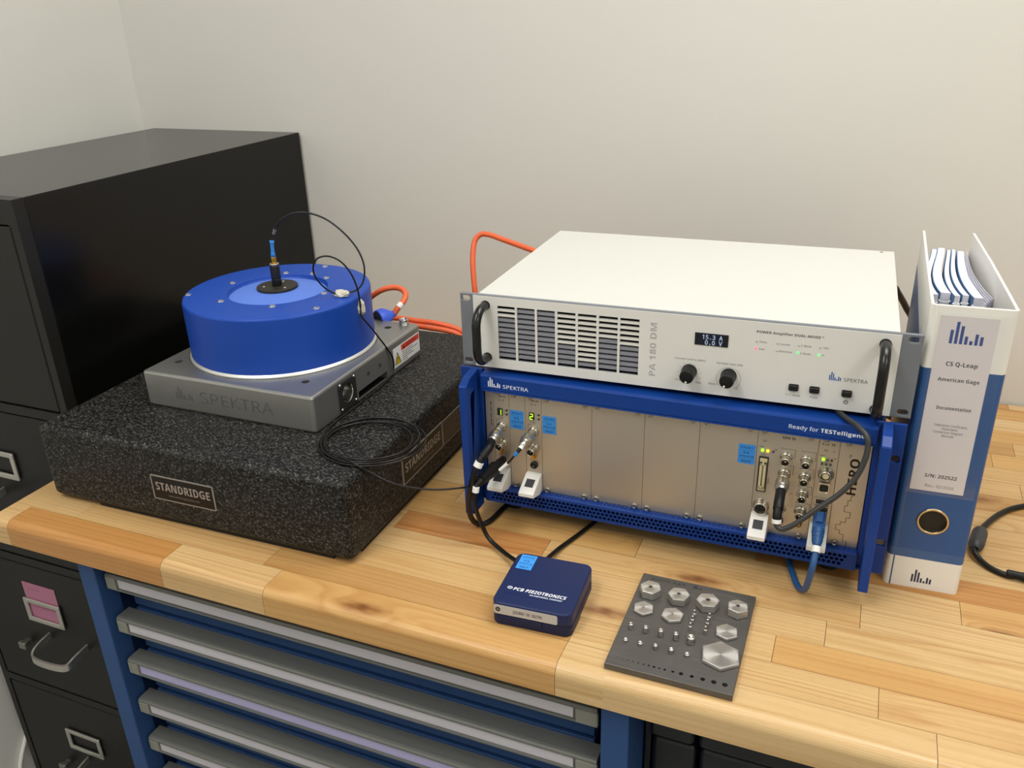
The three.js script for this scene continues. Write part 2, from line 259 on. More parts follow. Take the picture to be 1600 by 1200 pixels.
// ------------------------------------------------------------------ filing cabinet
{
  const cx = -.9415, ZF1 = .6245, t = thing('filing_cabinet', 'tall black steel filing cabinet with chrome pulls beside the bench', 'filing cabinet', [cx, FLOOR, 0]);
  const w = (x0, x1, y0, y1, z0, z1, r) => box(x0 - cx, x1 - cx, y0 - FLOOR, y1 - FLOOR, z0, z1, r);
  const XA = -1.118, XB = -.765, TOP = .377;
  part('carcass', w(XA, XB, FLOOR + .001, TOP, .001, .606, .0015), M.cabinet, t);
  part('front_frame', ext(rect(XA - cx, XB - cx, .001, TOP - FLOOR), .0183, [0, 1, 2, 3].map((k) => rrect(XA + .0135 - cx, XB - .0135 - cx, .344 - .288 * (k + 1) + .0145 - FLOOR, .344 - .288 * k - FLOOR, .004, 3))).translate(0, 0, .6062), M.cabinetFront, t);
  const lk = part('lock', merge([cyl('z', -.797 - cx - .02, .357 - FLOOR, .6245, .0085, .008, .004), box(-.8182 - cx, -.8158 - cx, .353 - FLOOR, .361 - FLOOR, .6285, .6288)]), M.chromeDull, t);
  for (let k = 0; k < 4; k++) {
    const y1 = .344 - .288 * k - .0025, y0 = .344 - .288 * (k + 1) + .0145 + .0025;
    const d = part('drawer', w(XA + .016, XB - .016, y0, y1, .6068, .6243, .002), M.cabinetFront, t);
    const hy = -.302 + .288 * (1 - k) + (k === 2 ? -.007 : 0);
    const hx0 = -.986 - cx, hx1 = -.9035 - cx;
    part('label_holder', extZ(rrect(hx0, hx1, hy - .0475 - FLOOR, hy - FLOOR, .002, 2), .6258, .6300, [rect(hx0 + .0085, hx1 - .0085, hy - .0385 - FLOOR, hy - .0085 - FLOOR)], .0012), M.chrome, d);
    const by = -.377 + .288 * (1 - k) - FLOOR, bar = [];
    const path = [[-.952, .6243, 0], [-.9515, .650, -.004], [-.9485, .664, -.008], [-.940, .671, -.010], [-.88, .671, -.010], [-.8695, .666, -.009], [-.8665, .652, -.004], [-.866, .6243, 0]];
    const sh = new THREE.Shape([[-.0045, -.0022], [.0045, -.0022], [.0045, .0022], [-.0045, .0022]].map((p) => new THREE.Vector2(...p)));
    const curve = new THREE.CatmullRomCurve3(path.map(([x, z, y]) => V3(x - cx, by + y, z)), false, 'centripetal');
    // flat bar swept by hand: tall side stays vertical
    const N = 48, pos = [], idx = [];
    for (let i = 0; i <= N; i++) { const p = curve.getPoint(i / N), tg = curve.getTangent(i / N), n = V3(tg.z, 0, -tg.x).normalize(); for (const [a, b] of [[-.0062, -.0018], [.0062, -.0018], [.0062, .0018], [-.0062, .0018]]) pos.push(p.x + n.x * b, p.y + a, p.z + n.z * b); }
    for (let i = 0; i < N; i++) for (let j = 0; j < 4; j++) { const a = i * 4 + j, b = i * 4 + (j + 1) % 4; idx.push(a, b, a + 4, b, b + 4, a + 4); }
    const hg = new THREE.BufferGeometry(); hg.setAttribute('position', new THREE.Float32BufferAttribute(pos, 3)); hg.setIndex(idx); const hn = hg.toNonIndexed(); hn.computeVertexNormals();
    part('handle', hn, M.chrome, d);
    const ly = -.404 + .288 * (1 - k) - FLOOR;
    part('latch', merge([box(-1.014 - cx, -1.004 - cx, ly - .004, ly + .004, .6243, .634), box(-1.017 - cx, -1.001 - cx, ly - .007, ly + .007, .634, .642, .002)]), M.chromeDull, d);
  }
  // pink card in the second holder
  const cardTex = canvasTex(256, 256, (g) => { g.fillStyle = '#b2748f'; g.fillRect(0, 0, 256, 256); g.strokeStyle = '#8d4a70'; g.lineWidth = 3; g.beginPath(); g.arc(80, 150, 16, 0, 5); g.moveTo(110, 168); for (let i = 0; i < 14; i++) g.lineTo(112 + i * 9, 160 + (i % 2) * 10 - i); g.stroke(); g.lineWidth = 2; g.beginPath(); g.moveTo(40, 40); for (let i = 0; i < 10; i++) g.lineTo(40 + i * 11, 38 + (i % 2) * 8); g.stroke(); });
  const c = part('card', uvXY(box(-.982, -.908, -.346, -.271, .6245, .6252), -.982, -.908, -.346, -.271), mapped(cardTex, .8));
  tag(c, 'pink paper card tucked in a chrome label holder of the black filing cabinet', 'card');
}
tag(part('white_cord', tubeG([[-1.147, -.52, .50], [-1.147, -.62, .56], [-1.147, -.70, .607], [-1.147, -.73, .626], [-1.147, -.76, .638], [-1.147, -.80, .64], [-1.146, -.88, .63]], .0042), M.bandWhite), 'white cord hanging down the wall behind the filing cabinet', 'cord');

// ------------------------------------------------------------------ granite surface plate
{
  const w = .4628, d = .4702, t = thing('surface_plate', 'thick speckled black granite surface plate on the left of the bench', 'surface plate', [-.7102, 0, .716], .011);
  const g = new RoundedBoxGeometry(w, .1042, d, 4, .009).translate(w / 2, .005 + .0521, -d / 2);
  part('granite_block', tri(g, .25), M.granite, t);
  part('foot_strip', box(.074, w - .03, 0, .0052, -.02, -.006), M.rubber, t); part('foot_strip', box(.074, w - .03, 0, .0052, -d + .006, -d + .02), M.rubber, t);
  part('foot_strip', box(w - .018, w - .006, 0, .0052, -d + .04, -.03), M.rubber, t);
  const lab = (W, H, url) => canvasTex(W, H, (g) => {
    g.fillStyle = '#9a948c'; g.fillRect(0, 0, W, H); g.fillStyle = '#080706'; g.fillRect(W * .018, H * .045, W * .964, H * .91);
    text(g, 'STANDRIDGE', W / 2, H * .60, H * .46, { bold: true, color: '#a59c94', align: 'center', width: W * .88 });
    text(g, 'www.standridgegranite.com', W / 2, H * .80, H * .12, { color: '#8d857d', align: 'center', width: W * .5 });
  });
  part('name_plate', uvXY(extZ(rrect(.1805, .2765, .0365, .0708, .002, 3), .0002, .0012), .1805, .2765, .0365, .0708), mapped(lab(768, 274), .35, .3), t);
  const right = (v0, v1, h0, h1, map) => { const g = box(w - .0002, w + .0012, h0, h1, v1, v0); return uvBy(g, (x, y, z) => [(z - v0) / (v1 - v0), (y - h0) / (h1 - h0)]); };
  part('name_plate', right(-.126, -.2395, .0365, .0735), mapped(lab(768, 250), .35, .3), t);
  const info = canvasTex(512, 300, (g, W, H) => { g.fillStyle = '#8f8a84'; g.fillRect(0, 0, W, H); g.fillStyle = '#2c2927'; g.fillRect(8, 10, W - 16, H - 20); g.fillStyle = '#6f6a65'; for (let i = 0; i < 6; i++) g.fillRect(30, 40 + i * 40, W * [.8, .7, .82, .6, .75, .5][i], 7); });
  part('info_plate', right(-.2405, -.3035, .0365, .0725), mapped(info, .4, .3), t);
}

// ------------------------------------------------------------------ vibration exciter (steel base + blue housing)
const SK = { x: -.6141, z: .6168, yaw: .0008, y: .1092, w: .2683, d: .276, h: .0489, cu: .124, cv: -.146, H: .080 };
const TOPY = SK.y + SK.h, CYLY = TOPY + SK.H;
const CX = SK.x + SK.cu, CZ = SK.z + SK.cv;
{
  const t = thing('vibration_exciter', 'round blue vibration exciter on a square machined steel base on the granite plate', 'exciter', [SK.x, SK.y, SK.z], SK.yaw);
  const { w, d, h } = SK, cu = SK.cu, cv = SK.cv;
  let b = new Brush(extY(rrect(0, w, -d, 0, .005, 3), 0, h, [[.0252, -.0415], [.2313, -.0396], [.2316, -.2469], [.025, -.247]].map(([x, z]) => circ(x, z, .0082, 28)), .0030, 2)); b.updateMatrixWorld();
  const ev = new Evaluator(); ev.useGroups = false;
  const cut = (g) => { const c = new Brush(g); c.updateMatrixWorld(); b = ev.evaluate(b, c, SUBTRACTION); };
  const gh = (hh) => hh - SK.y;
  cut(box(w - .022, w + .01, gh(.1120), gh(.1232), -.1745, -.0995));
  cut(cyl('x', w - .012, gh(.1380), -.1272, .0034, .0034, .03, 20)); cut(cyl('x', w - .012, gh(.1378), -.1582, .0034, .0034, .03, 20));
  cut(cyl('x', w - .016, gh(.1335), -.0740, .0128, .0128, .03, 32));
  part('base_block', b.geometry, M.steel, t);
  for (const [x, z] of [[.0252, -.0415], [.2313, -.0396], [.2316, -.2469], [.025, -.247]]) part('counterbore', cyl('y', x, h - .016, z, .0081, .0081, .003, 28), M.steel, t);
  part('slot_lining', merge([box(w - .0218, w - .0208, gh(.1121), gh(.1231), -.1744, -.0996), box(w - .0208, w - .0030, gh(.1226), gh(.1231), -.1744, -.0996), box(w - .0208, w - .0030, gh(.1121), gh(.1124), -.1744, -.0996)]), M.port, t);
  const txt = await new FontLoader().loadAsync('fonts/droid/droid_sans_regular.typeface.json');
  const eng = [];
  const p = .0278 / 6.62; LOGO.forEach((k, i) => eng.push(box(.0518 + i * p, .0518 + i * p + p * .55, gh(.1253), gh(.1253) + .0178 * k, 0, .00015)));
  const tg = new TextGeometry('SPEKTRA', { font: txt, size: .0158, depth: .00015, curveSegments: 5, bevelEnabled: false }); tg.computeBoundingBox(); const tw = tg.boundingBox.max.x; tg.scale(.1162 / tw, 1, 1).translate(.0908, gh(.1252), 0); eng.push(tg);
  part('engraved_lettering', merge(eng), M.engraved, t);
  part('housing', lathe([[.118, h], [.1245, h + .0025], [.1258, h + .004], [.1262, h + SK.H - .004], [.1252, h + SK.H - .001], [.123, h + SK.H], [.0685, h + SK.H], [.0675, h + SK.H - .0008], [.0675, h + SK.H - .007], [.060, h + SK.H - .007]], 96).translate(cu, 0, cv), M.shaker, t);
  part('base_ring', lathe([[.110, h + .0001], [.1295, h + .0001], [.1275, h + .0018], [.1262, h + .0042], [.1245, h + .005], [.118, h + .005]], 96).translate(cu, 0, cv), M.aluRim, t, 'bright aluminium ring under the blue housing');
  part('diaphragm', lathe([[.0674, h + SK.H - .0068], [.064, h + SK.H - .0045], [.030, h + SK.H + .0015], [.010, h + SK.H + .0015], [.0001, h + SK.H + .0015]], 72).translate(cu, 0, cv), M.shakerLight, t);
  const disc = part('armature_disc', lathe([[.0001, h + SK.H + .0016], [.0272, h + SK.H + .0016], [.0277, h + SK.H + .002], [.0277, h + SK.H + .0048], [.0271, h + SK.H + .0053], [.0001, h + SK.H + .0053]], 48).translate(cu, 0, cv), M.disc, t);
  for (const a of [20, 140, 260]) part('disc_screw', lathe([[.0001, .0008], [.0016, .0008], [.0018, 0]], 12).translate(cu + .018 * Math.cos(a * Math.PI / 180), h + SK.H + .0053, cv + .018 * Math.sin(a * Math.PI / 180)), M.steelBright, disc);
  const scr = (r, a) => { const x = cu - .004 + r * Math.cos(a * Math.PI / 180), z = cv + .001 + r * Math.sin(a * Math.PI / 180); part('screw', merge([lathe([[.0013, -.0012], [.0020, .0001], [.0036, .0008], [.0045, .0003], [.0046, 0]], 20), cyl('y', 0, -.002, 0, .0012, .0012, .0009, 6)]).translate(x, h + SK.H, z), M.steelBright, t); };
  for (const a of [119, 56, -3, -59, -115, 184]) scr(.077, a);
  scr(.079, -84); for (const a of [150, 27, -88]) scr(.116, a);
  part('cap_screw', merge([lathe([[.0030, -.0005], [.0070, -.0005], [.0070, .008], [.0064, .0088], [.0036, .0088], [.0036, .004], [.0001, .004]], 24)]).translate(.248, h, -.266), M.steelBright, t);
  // connector flange on the right side
  const fl = part('connector_flange', ext(rrect(.054, .0945, gh(.1120), gh(.1520), .001, 2).map(([x, y]) => [x, y]), .0014, [circ(.0740, gh(.1335), .0125, 32)], .0003).rotateY(Math.PI / 2).translate(w, 0, 0), M.steelDark, t);
  part('thread_ring', lathe([[.0125, -.0145], [.0110, -.014], [.0125, -.0125], [.0110, -.011], [.0125, -.0095], [.0110, -.008], [.0125, -.0065], [.0110, -.005], [.0125, -.0035], [.0112, -.002], [.0124, .001]], 32).rotateZ(-Math.PI / 2).translate(w, gh(.1335), -.0740), M.steelBright, fl);
  for (const [y, z] of [[.1500, -.0575], [.1502, -.0905], [.1165, -.0905], [.1160, -.0575]]) part('flange_screw', lathe([[.0001, .0016], [.0012, .0014], [.0021, .0004], [.0021, 0]], 14).rotateZ(-Math.PI / 2).translate(w + .0014, gh(y), z), M.steelBright, fl);
  const warn = canvasTex(768, 288, (g, W, H) => {
    g.fillStyle = '#e6e6e4'; g.fillRect(0, 0, W, H); g.fillStyle = '#d8432f'; g.fillRect(W * .30, H * .04, W * .68, H * .30);
    g.fillStyle = '#2a0d08'; g.beginPath(); g.moveTo(W * .36, H * .29); g.lineTo(W * .40, H * .09); g.lineTo(W * .44, H * .29); g.fill();
    text(g, 'WARNING', W * .47, H * .28, H * .24, { bold: true, color: '#7e1c12', width: W * .40 });
    g.fillStyle = '#1c1805'; g.beginPath(); g.moveTo(W * .03, H * .88); g.lineTo(W * .15, H * .24); g.lineTo(W * .27, H * .88); g.fill();
    g.fillStyle = '#e9c21c'; g.beginPath(); g.moveTo(W * .06, H * .84); g.lineTo(W * .15, H * .34); g.lineTo(W * .24, H * .84); g.fill();
    g.strokeStyle = '#1c1805'; g.lineWidth = 14; g.beginPath(); g.moveTo(W * .12, H * .80); g.lineTo(W * .12, H * .64); g.arc(W * .15, H * .62, W * .03, Math.PI, 0); g.lineTo(W * .18, H * .80); g.stroke();
    g.fillStyle = '#3c3c40'; for (let i = 0; i < 5; i++) g.fillRect(W * .32, H * (.42 + i * .11), W * [.40, .60, .36, .44, .2][i], H * .035);
  });
  part('warning_label', uvBy(box(w - .0002, w + .0004, gh(.1182), gh(.1470), -.2712, -.1945), (x, y, z) => [(z + .1945) / -.0767, (y - gh(.1182)) / .0288]), mapped(warn, .45), t, 'white warning label with red band and yellow triangle');
}
// sensor on the disc
{
  const y0 = CYLY + .0053, t = thing('vibration_sensor', 'small dark cylindrical vibration sensor standing on the exciter disc', 'sensor', [CX, y0, CZ]);
  part('lower_body', lathe([[.0001, 0], [.0064, 0], [.0066, .0004], [.0066, .0088], [.0060, .0094], [.0060, .0100]], 32), M.blackGloss, t);
  part('upper_body', lathe([[.0060, .0100], [.0066, .0104], [.0067, .0120], [.0067, .0268], [.0062, .0276], [.0062, .0290], [.0001, .0290]], 32), M.sensor, t);
  part('top_ring', lathe([[.0045, .0291], [.0063, .0291], [.0064, .0306], [.0056, .0312], [.0001, .0312]], 24), M.nickel, t);
}
// putty lumps
function blob(c, s, sd, label, q) {
  const g = new THREE.IcosahedronGeometry(1, 4), p = g.attributes.position, v = V3();
  for (let i = 0; i < p.count; i++) { v.fromBufferAttribute(p, i); const n = noise.noise(v.x * 1.7 + sd, v.y * 1.7, v.z * 1.7) * .35 + noise.noise(v.x * 4 + sd, v.y * 4, v.z * 4) * .12; v.multiplyScalar(1 + n); p.setXYZ(i, v.x * s[0], v.y * s[1], v.z * s[2]); }
  g.computeVertexNormals(); if (q) g.rotateY(q); g.translate(...c);
  tag(part('putty_lump', g, M.putty), label, 'putty');
}
blob([-.3862, CYLY + .0036, .4720], [.0105, .0050, .0080], 1.3, 'off-white putty lump holding the thin cable on top of the blue exciter');
blob([-.3655, .2215, .4625], [.0062, .0120, .0075], 5.1, 'off-white putty lump holding the thin cable on the side of the blue exciter');

// thin sensor cable
{
  const t = thing('sensor_cable', 'thin black sensor cable coiled on the granite, running from the sensor to the rack', 'cable', [CX, CYLY, CZ]);
  const o = V3(CX, CYLY, CZ), rel = (l) => l.map((p) => V3(...p).sub(o));
  const b0 = CYLY + .0053 + .0312;
  part('brass_nut', lathe([[.0001, 0], [.0036, 0], [.0036, .0028], [.0031, .0032], [.0036, .0038], [.0036, .0085], [.0028, .0092], [.0001, .0092]], 12).translate(0, b0 - CYLY, 0), M.gold, t);
  part('blue_boot', latheAlong([[.0001, 0], [.0034, 0], [.0030, .004], [.0024, .008], [.0024, .017], [.0030, .0195], [.0030, .022], [.0001, .022]], [0, b0 + .0092 - CYLY, 0], [.0010, b0 + .0312 - CYLY, -.0006]), M.sleeveBlue, t);
  const a1 = [[-.4891, .299, .4698], [-.4888, .3055, .4696], [-.4865, .3136, .4678], [-.4806, .3228, .4694], [-.4711, .3335, .4683], [-.4587, .3411, .4647], [-.4448, .3441, .46], [-.4296, .3418, .4542], [-.4139, .3344, .4479], [-.3957, .3223, .4462], [-.3825, .3067, .442], [-.3727, .2914, .4405], [-.3663, .2751, .4418], [-.3651, .2615, .4447], [-.3677, .2492, .4493], [-.3738, .2425, .4560], [-.382, .2412, .4660], [-.3875, .2412, .4735], [-.3932, .2434, .4775], [-.4005, .2498, .4834], [-.4071, .2617, .49], [-.4102, .2743, .4937], [-.4085, .2851, .4949], [-.4027, .2939, .4929], [-.3938, .2966, .4882], [-.3843, .2941, .4832], [-.3752, .2865, .4784], [-.3674, .2738, .4747], [-.3629, .2575, .4711], [-.3612, .241, .4690], [-.3612, .2283, .4682], [-.3615, .2203, .4680], [-.3608, .2133, .4698], [-.3585, .2030, .4640], [-.3545, .1900, .4560], [-.3505, .1750, .4480], [-.3465, .1610, .4405], [-.3440, .1510, .4355], [-.3425, .1411, .4307], [-.3425, .1314, .4282], [-.3425, .1213, .4299], [-.3422, .1153, .4391], [-.3420, .1124, .4539], [-.3415, .1110, .4732], [-.3412, .1108, .5047], [-.3405, .1108, .5348], [-.3405, .1108, .5672], [-.3395, .1112, .5943]];
  const coil = [];
  const loops = [[-.2682, .6147, .0655, .059, .1108], [-.2665, .6135, .0640, .0580, .1130], [-.2715, .6160, .0560, .0520, .1118], [-.2725, .6170, .0510, .0475, .1142], [-.2640, .6130, .0620, .0560, .1160]];
  for (let i = 0; i <= 5 * 20 - 3; i++) {
    const f = i / 20, k = Math.min(4, Math.floor(f)), k2 = Math.min(4, k + 1), s = f - k, e = s * s * (3 - 2 * s), A = loops[k], B = loops[k2], c = A.map((v, j) => v + (B[j] - v) * e), q = f * 2 * Math.PI + .18;
    if (f > 4.22) break;
    coil.push([c[0] - c[2] * Math.cos(q), c[4], c[1] + c[3] * Math.sin(q)]);
  }
  const ex = [[-.2509, .1125, .6735], [-.2416, .105, .6690], [-.2216, .092, .6624], [-.2026, .086, .6571], [-.183, .083, .6508], [-.1615, .083, .6446], [-.1440, .0840, .6366], [-.1330, .0788, .6180], [-.116, .0871, .6042], [-.1007, .1019, .5991], [-.0866, .1201, .597], [-.0822, .1268, .590]];
  part('cable', tubeG(rel([...a1, ...coil, ...ex]), .0012, 900, 8), M.cableThin, t);
  part('grey_sleeve', rod(...rel([[-.4862, .3148, .4679], [-.4822, .3208, .4690]]).map((v) => v.toArray()), .0021), M.sleeveGrey, t);
  part('grey_sleeve', rod(...rel([[-.1075, .0950, .6010], [-.0985, .1045, .5988]]).map((v) => v.toArray()), .0021), M.flap, t, 'pale sleeve near the rack');
  part('blue_sleeve', rod(...rel([[-.0895, .1160, .5976], [-.0862, .1207, .5968]]).map((v) => v.toArray()), .0022), M.sleeveBlue, t);
  part('boot', rod(...rel([[-.0862, .1207, .5968], [-.0828, .1258, .5915]]).map((v) => v.toArray()), .0021, .0026), M.blackPlastic, t);
  part('white_band', rod(...rel([[-.0842, .1238, .5935], [-.0822, .1266, .590]]).map((v) => v.toArray()), .0029), M.bandWhite, t);
  const ra = [-.0825, .1265, .5573], rb = [-.0822, .1268, .592];
  part('bnc_plug', latheAlong([[.0050, .0135], [.0072, .0135], [.0073, .0225], [.0066, .0235], [.0062, .0265], [.0062, .028], [.0048, .030], [.0046, .034], [.0028, .0352]], ...rel([ra, rb]).map((v) => v.toArray()), 24), M.nickel, t);
}

// ------------------------------------------------------------------ orange cable
{
  const t = thing('orange_cable', 'thick orange power cable with blue plug running behind the exciter and amplifier', 'cable', [-.41, .16, .31]);
  const o = V3(-.41, .16, .31), rel = (l) => l.map((p) => V3(...p).sub(o));
  part('cable', tubeG(rel([[-.4020, .1600, .3155], [-.3974, .1685, .31], [-.3941, .1746, .30], [-.3947, .1817, .29], [-.4042, .1855, .28], [-.4153, .1868, .275], [-.4268, .1864, .275], [-.4371, .1843, .277], [-.4470, .1800, .278], [-.47, .165, .272], [-.50, .14, .255], [-.50, .118, .232], [-.4412, .1150, .222], [-.4203, .1134, .220], [-.3907, .1125, .218], [-.369, .1094, .215], [-.3477, .1035, .212], [-.33, .092, .208], [-.318, .095, .205], [-.3165, .13, .203], [-.3193, .1676, .2], [-.3255, .2014, .19], [-.3289, .2248, .18], [-.328, .2443, .17], [-.3198, .2519, .165], [-.3052, .2519, .165], [-.2811, .2476, .17], [-.25, .2431, .18], [-.2226, .2396, .19], [-.19, .236, .205], [-.16, .232, .228], [-.14, .23, .2463]]), .0044, 320, 12), M.orange, t);
  part('white_band', rod(...rel([[-.3976, .1680, .3105], [-.3953, .1722, .304]]).map((v) => v.toArray()), .0050), M.bandWhite, t);
  part('plug', latheAlong([[.0001, 0], [.0140, 0], [.0150, .0015], [.0150, .011], [.0110, .018], [.0060, .024], [.0050, .030], [.0001, .030]], ...rel([[-.4170, .1560, .3400], [-.4060, .1585, .3200]]).map((v) => v.toArray()), 28), M.plugBlue, t, 'round blue plug');
  part('socket_face', latheAlong([[.0001, -.0012], [.0132, -.0012], [.0132, .0004], [.0001, .0004]], ...rel([[-.4170, .1560, .3400], [-.4060, .1585, .3200]]).map((v) => v.toArray()), 28), M.darkGrey, t);
  part('spare_loop', tubeG(rel([[-.44, .1060, .2275], [-.4091, .1080, .2295], [-.3886, .1075, .2300], [-.3595, .1060, .2290], [-.3400, .1000, .2265], [-.33, .088, .226], [-.36, .06, .222], [-.45, .05, .222], [-.50, .06, .226], [-.48, .095, .226], [-.44, .1060, .2275]]), .0044, 160, 10), M.orange, t);
}

// ------------------------------------------------------------------ power amplifier
const AMP = { x: -.1699, y: .2014, z: .5536, yaw: .0237 };
{
  const t = thing('power_amplifier', 'white power amplifier with vent slots, knobs and black handles on top of the rack', 'amplifier', [AMP.x, AMP.y, AMP.z], AMP.yaw);
  const H = .0881, W = .4826, m = (v) => v / 1000;
  const cols = [45.8, 69.4, 93.0, 116.7, 140.3, 164.0, 187.6].map(m), cw = m(20.9), vy0 = m(12.0), vy1 = m(76.6);
  const colHoles = cols.map((c) => rect(c, c + cw, vy0, vy1));
  const dispR = [m(267.6), m(301.8), m(55.6), m(68.9)];
  const slots = [[7.2, 5.95], [7.2, 82.3], [474.6, 5.95], [474.6, 82.3]].map(([u, h]) => rrect(m(u - 5.2), m(u + 5.2), m(h - 3.1), m(h + 3.1), .003, 4));
  part('faceplate', extZ(rect(0, W, 0, H), -.004, 0, [...slots, ...colHoles], .0005), M.ampGrey, t);
  // printed front overlay
  const U0 = m(16.3), U1 = m(463.3), h0 = m(.6), h1 = m(86.6), PX = 2046 / 447;
  const face = canvasTex(2046, 394, (g, w, h) => {
    const X = (u) => (u - 16.3) * PX, Y = (hh) => h - (hh - 201.4 - .6) * PX;
    g.fillStyle = '#dcdbd6'; g.fillRect(0, 0, w, h);
    text(g, 'PA 180 DM', X(227.2), Y(214), 9.3 * PX, { color: '#a9aaab', bold: true, rot: -Math.PI / 2, width: 63 * PX });
    text(g, 'POWER Amplifier DUAL-MODE', X(328.7), Y(276.2), 3.6 * PX, { bold: true, color: '#1d1d1f', width: 62 * PX }); text(g, 'TM', X(391.2), Y(277.6), 1.6 * PX, { bold: true, color: '#1d1d1f' });
    const lab = (s, u, hh, o = {}) => text(g, s, X(u), Y(hh), 2.9 * PX, { color: '#333335', ...o });
    lab('Temp.', 332.3, 265.9); lab('Current', 352.4, 265.5); lab('C Mode', 372.9, 265.9); lab('180°', 393.6, 266);
    lab('Gate', 332.3, 258.0); lab('Distortion', 352.2, 257.9); lab('V Mode', 373.0, 257.9); lab('0°', 393.2, 258);
    lab('Current Limit A (RMS)', 264, 238.2, { align: 'center', width: 32.5 * PX }); lab('Variable Gain (dB)', 305, 237.8, { align: 'center', width: 27 * PX });
    lab('min.', 249, 213.6); lab('max.', 271, 212.6); lab('Reset 0', 284.5, 213.3); lab('Cal', 311, 211.4);
    lab('V / C Mode', 370.4, 211.4, { align: 'center' }); lab('Phase', 390.6, 211.6, { align: 'center' });
    g.strokeStyle = '#8d8d90'; g.lineWidth = 2; g.beginPath(); g.arc(X(304.8), Y(222.3), 12.4 * PX, .75 * Math.PI, 2.25 * Math.PI); g.stroke();
    g.fillStyle = '#8d8d90'; for (let i = 0; i <= 10; i++) { const a = (.75 + 1.5 * i / 10) * Math.PI; g.beginPath(); g.arc(X(263.8) + 12 * PX * Math.cos(a), Y(222.5) + 12 * PX * Math.sin(a), 2, 0, 7); g.fill(); }
    g.strokeStyle = '#2a2a2c'; g.lineWidth = 3.4; g.beginPath(); g.arc(X(421.4), Y(211.6), 1.9 * PX, -.32 * Math.PI, 1.32 * Math.PI); g.moveTo(X(421.4), Y(214.2)); g.lineTo(X(421.4), Y(211.4)); g.stroke();
    logo(g, X(402.9), Y(233.6), 11.2 * PX, 9.2 * PX, '#1f4796'); text(g, 'SPEKTRA', X(416.5), Y(233.6), 5.4 * PX, { color: '#3a3c40', width: 22.6 * PX });
  });
  part('front_panel', uvXY(extZ(rect(U0, U1, h0, h1), .0001, .0009, colHoles), U0, U1, h0, h1), mapped(face, .5), t);
  const fp = t.getObjectByName('front_panel');
  const greyRows = [[3, 10], [0, 10], [0, 10], [7, 10], [10, 10], [5, 10], [6, 10]];
  cols.forEach((c, i) => { for (let k = 0; k < 10; k++) { const y = vy1 - m(3.55) - k * m(6.1) - m(2.55), dark = k + 1 >= greyRows[i][0] && k + 1 <= greyRows[i][1]; const g = dark ? extU([[-.003, y - .0006], [-.0002, y - .0003], [-.0002, y + .0032], [-.003, y + .0036]], c + .00005, c + cw - .00005) : box(c + .00002, c + cw - .00002, y, y + .00255, -.0025, .0009); part('louvre', g, dark ? M.louvreGrey : M.ampFace, fp); } });
  part('chassis', merge([box(.0225, W - .0225, .0035, .0060, -.300, -.0042), box(.0225, W - .0225, .006, .086, -.302, -.299), box(.0225, W - .0225, .006, .0865, -.03, -.0285)]), M.chassis, t);
  part('lid', merge([box(.021, W - .021, .0855, .0878, -.3033, -.0041, .0007), box(.021, .0224, .003, .0857, -.3033, -.0041), box(W - .0224, W - .021, .003, .0857, -.3033, -.0041)]), M.ampWhite, t);
  for (const [u, v] of [[.045, -.04], [.438, -.04], [.045, -.27], [.438, -.27]]) part('foot', cyl('y', u, -.0106, v, .008, .009, .0141, 20), M.rubber, t);
  part('lid_screw', lathe([[.0001, .0007], [.0018, .0006], [.0024, 0]], 14).translate(W - .036, .0878, -.296), M.chromeDull, t);
  // handles
  for (const [u, hb, ht] of [[.0315, .0130, .0760], [.4497, .0060, .0760]]) {
    const v = .029, g = merge([tubeG([[u, ht, .001], [u, ht, .010], [u, ht - .001, .017], [u, ht - .006, .0245], [u, ht - .014, v], [u, (ht + hb) / 2, v + .0005], [u, hb + .014, v], [u, hb + .006, .0245], [u, hb + .001, .017], [u, hb, .010], [u, hb, .001]], .0050, 72, 16), cyl('z', u, ht, .001, .0056, .0056, .0012), cyl('z', u, hb, .001, .0056, .0056, .0012)]);
    part('handle', g, M.blackGloss, t);
  }
  // display
  const disp = canvasTex(512, 200, (g, w, h) => { g.fillStyle = '#0b0e14'; g.fillRect(0, 0, w, h); g.fillStyle = '#060f26'; g.fillRect(w * .17, h * .04, w * .66, h * .92); const o = { color: '#cfe2ff', family: 'monospace', align: 'right', bold: true }; text(g, '15.3 A', w * .83, h * .47, h * .48, { ...o, width: w * .62 }); text(g, '0.0 V', w * .83, h * .92, h * .48, { ...o, width: w * .53 }); });
  part('display', uvXY(box(dispR[0], dispR[1], dispR[2], dispR[3], .0009, .0017), ...dispR), S(0x101114, .25, 0, { map: disp, emissive: 0xffffff, emissiveMap: disp, emissiveIntensity: .75 }), t);
  for (const [u, hh, a] of [[263.8, 24.2, -92], [304.9, 24.3, -112]]) {
    const k = part('knob', latheZ([[.0082, .0010], [.0082, .004], [.0078, .0045], [.0074, .018], [.0066, .0195], [.0001, .0195]], m(u), m(hh), 0, 36), M.blackPlastic, t);
    const q = a * Math.PI / 180; part('pointer_dot', cyl('z', m(u) + .0052 * Math.cos(q), m(hh) + .0052 * Math.sin(q), .0194, .0011, .0011, .0004, 14), M.bandWhite, k);
  }
  for (const u of [370.3, 390.5, 421.3]) { const b = part('button', box(m(u - 4.2), m(u + 4.2), m(16.8), m(22.6), .0009, .0048, .0007), M.blackGloss, t); part('button_bezel', extZ(rrect(m(u - 4.9), m(u + 4.9), m(16.1), m(23.3), .001, 2), .0009, .0016, [rect(m(u - 4.25), m(u + 4.25), m(16.75), m(22.65))]), M.darkGrey, b); }
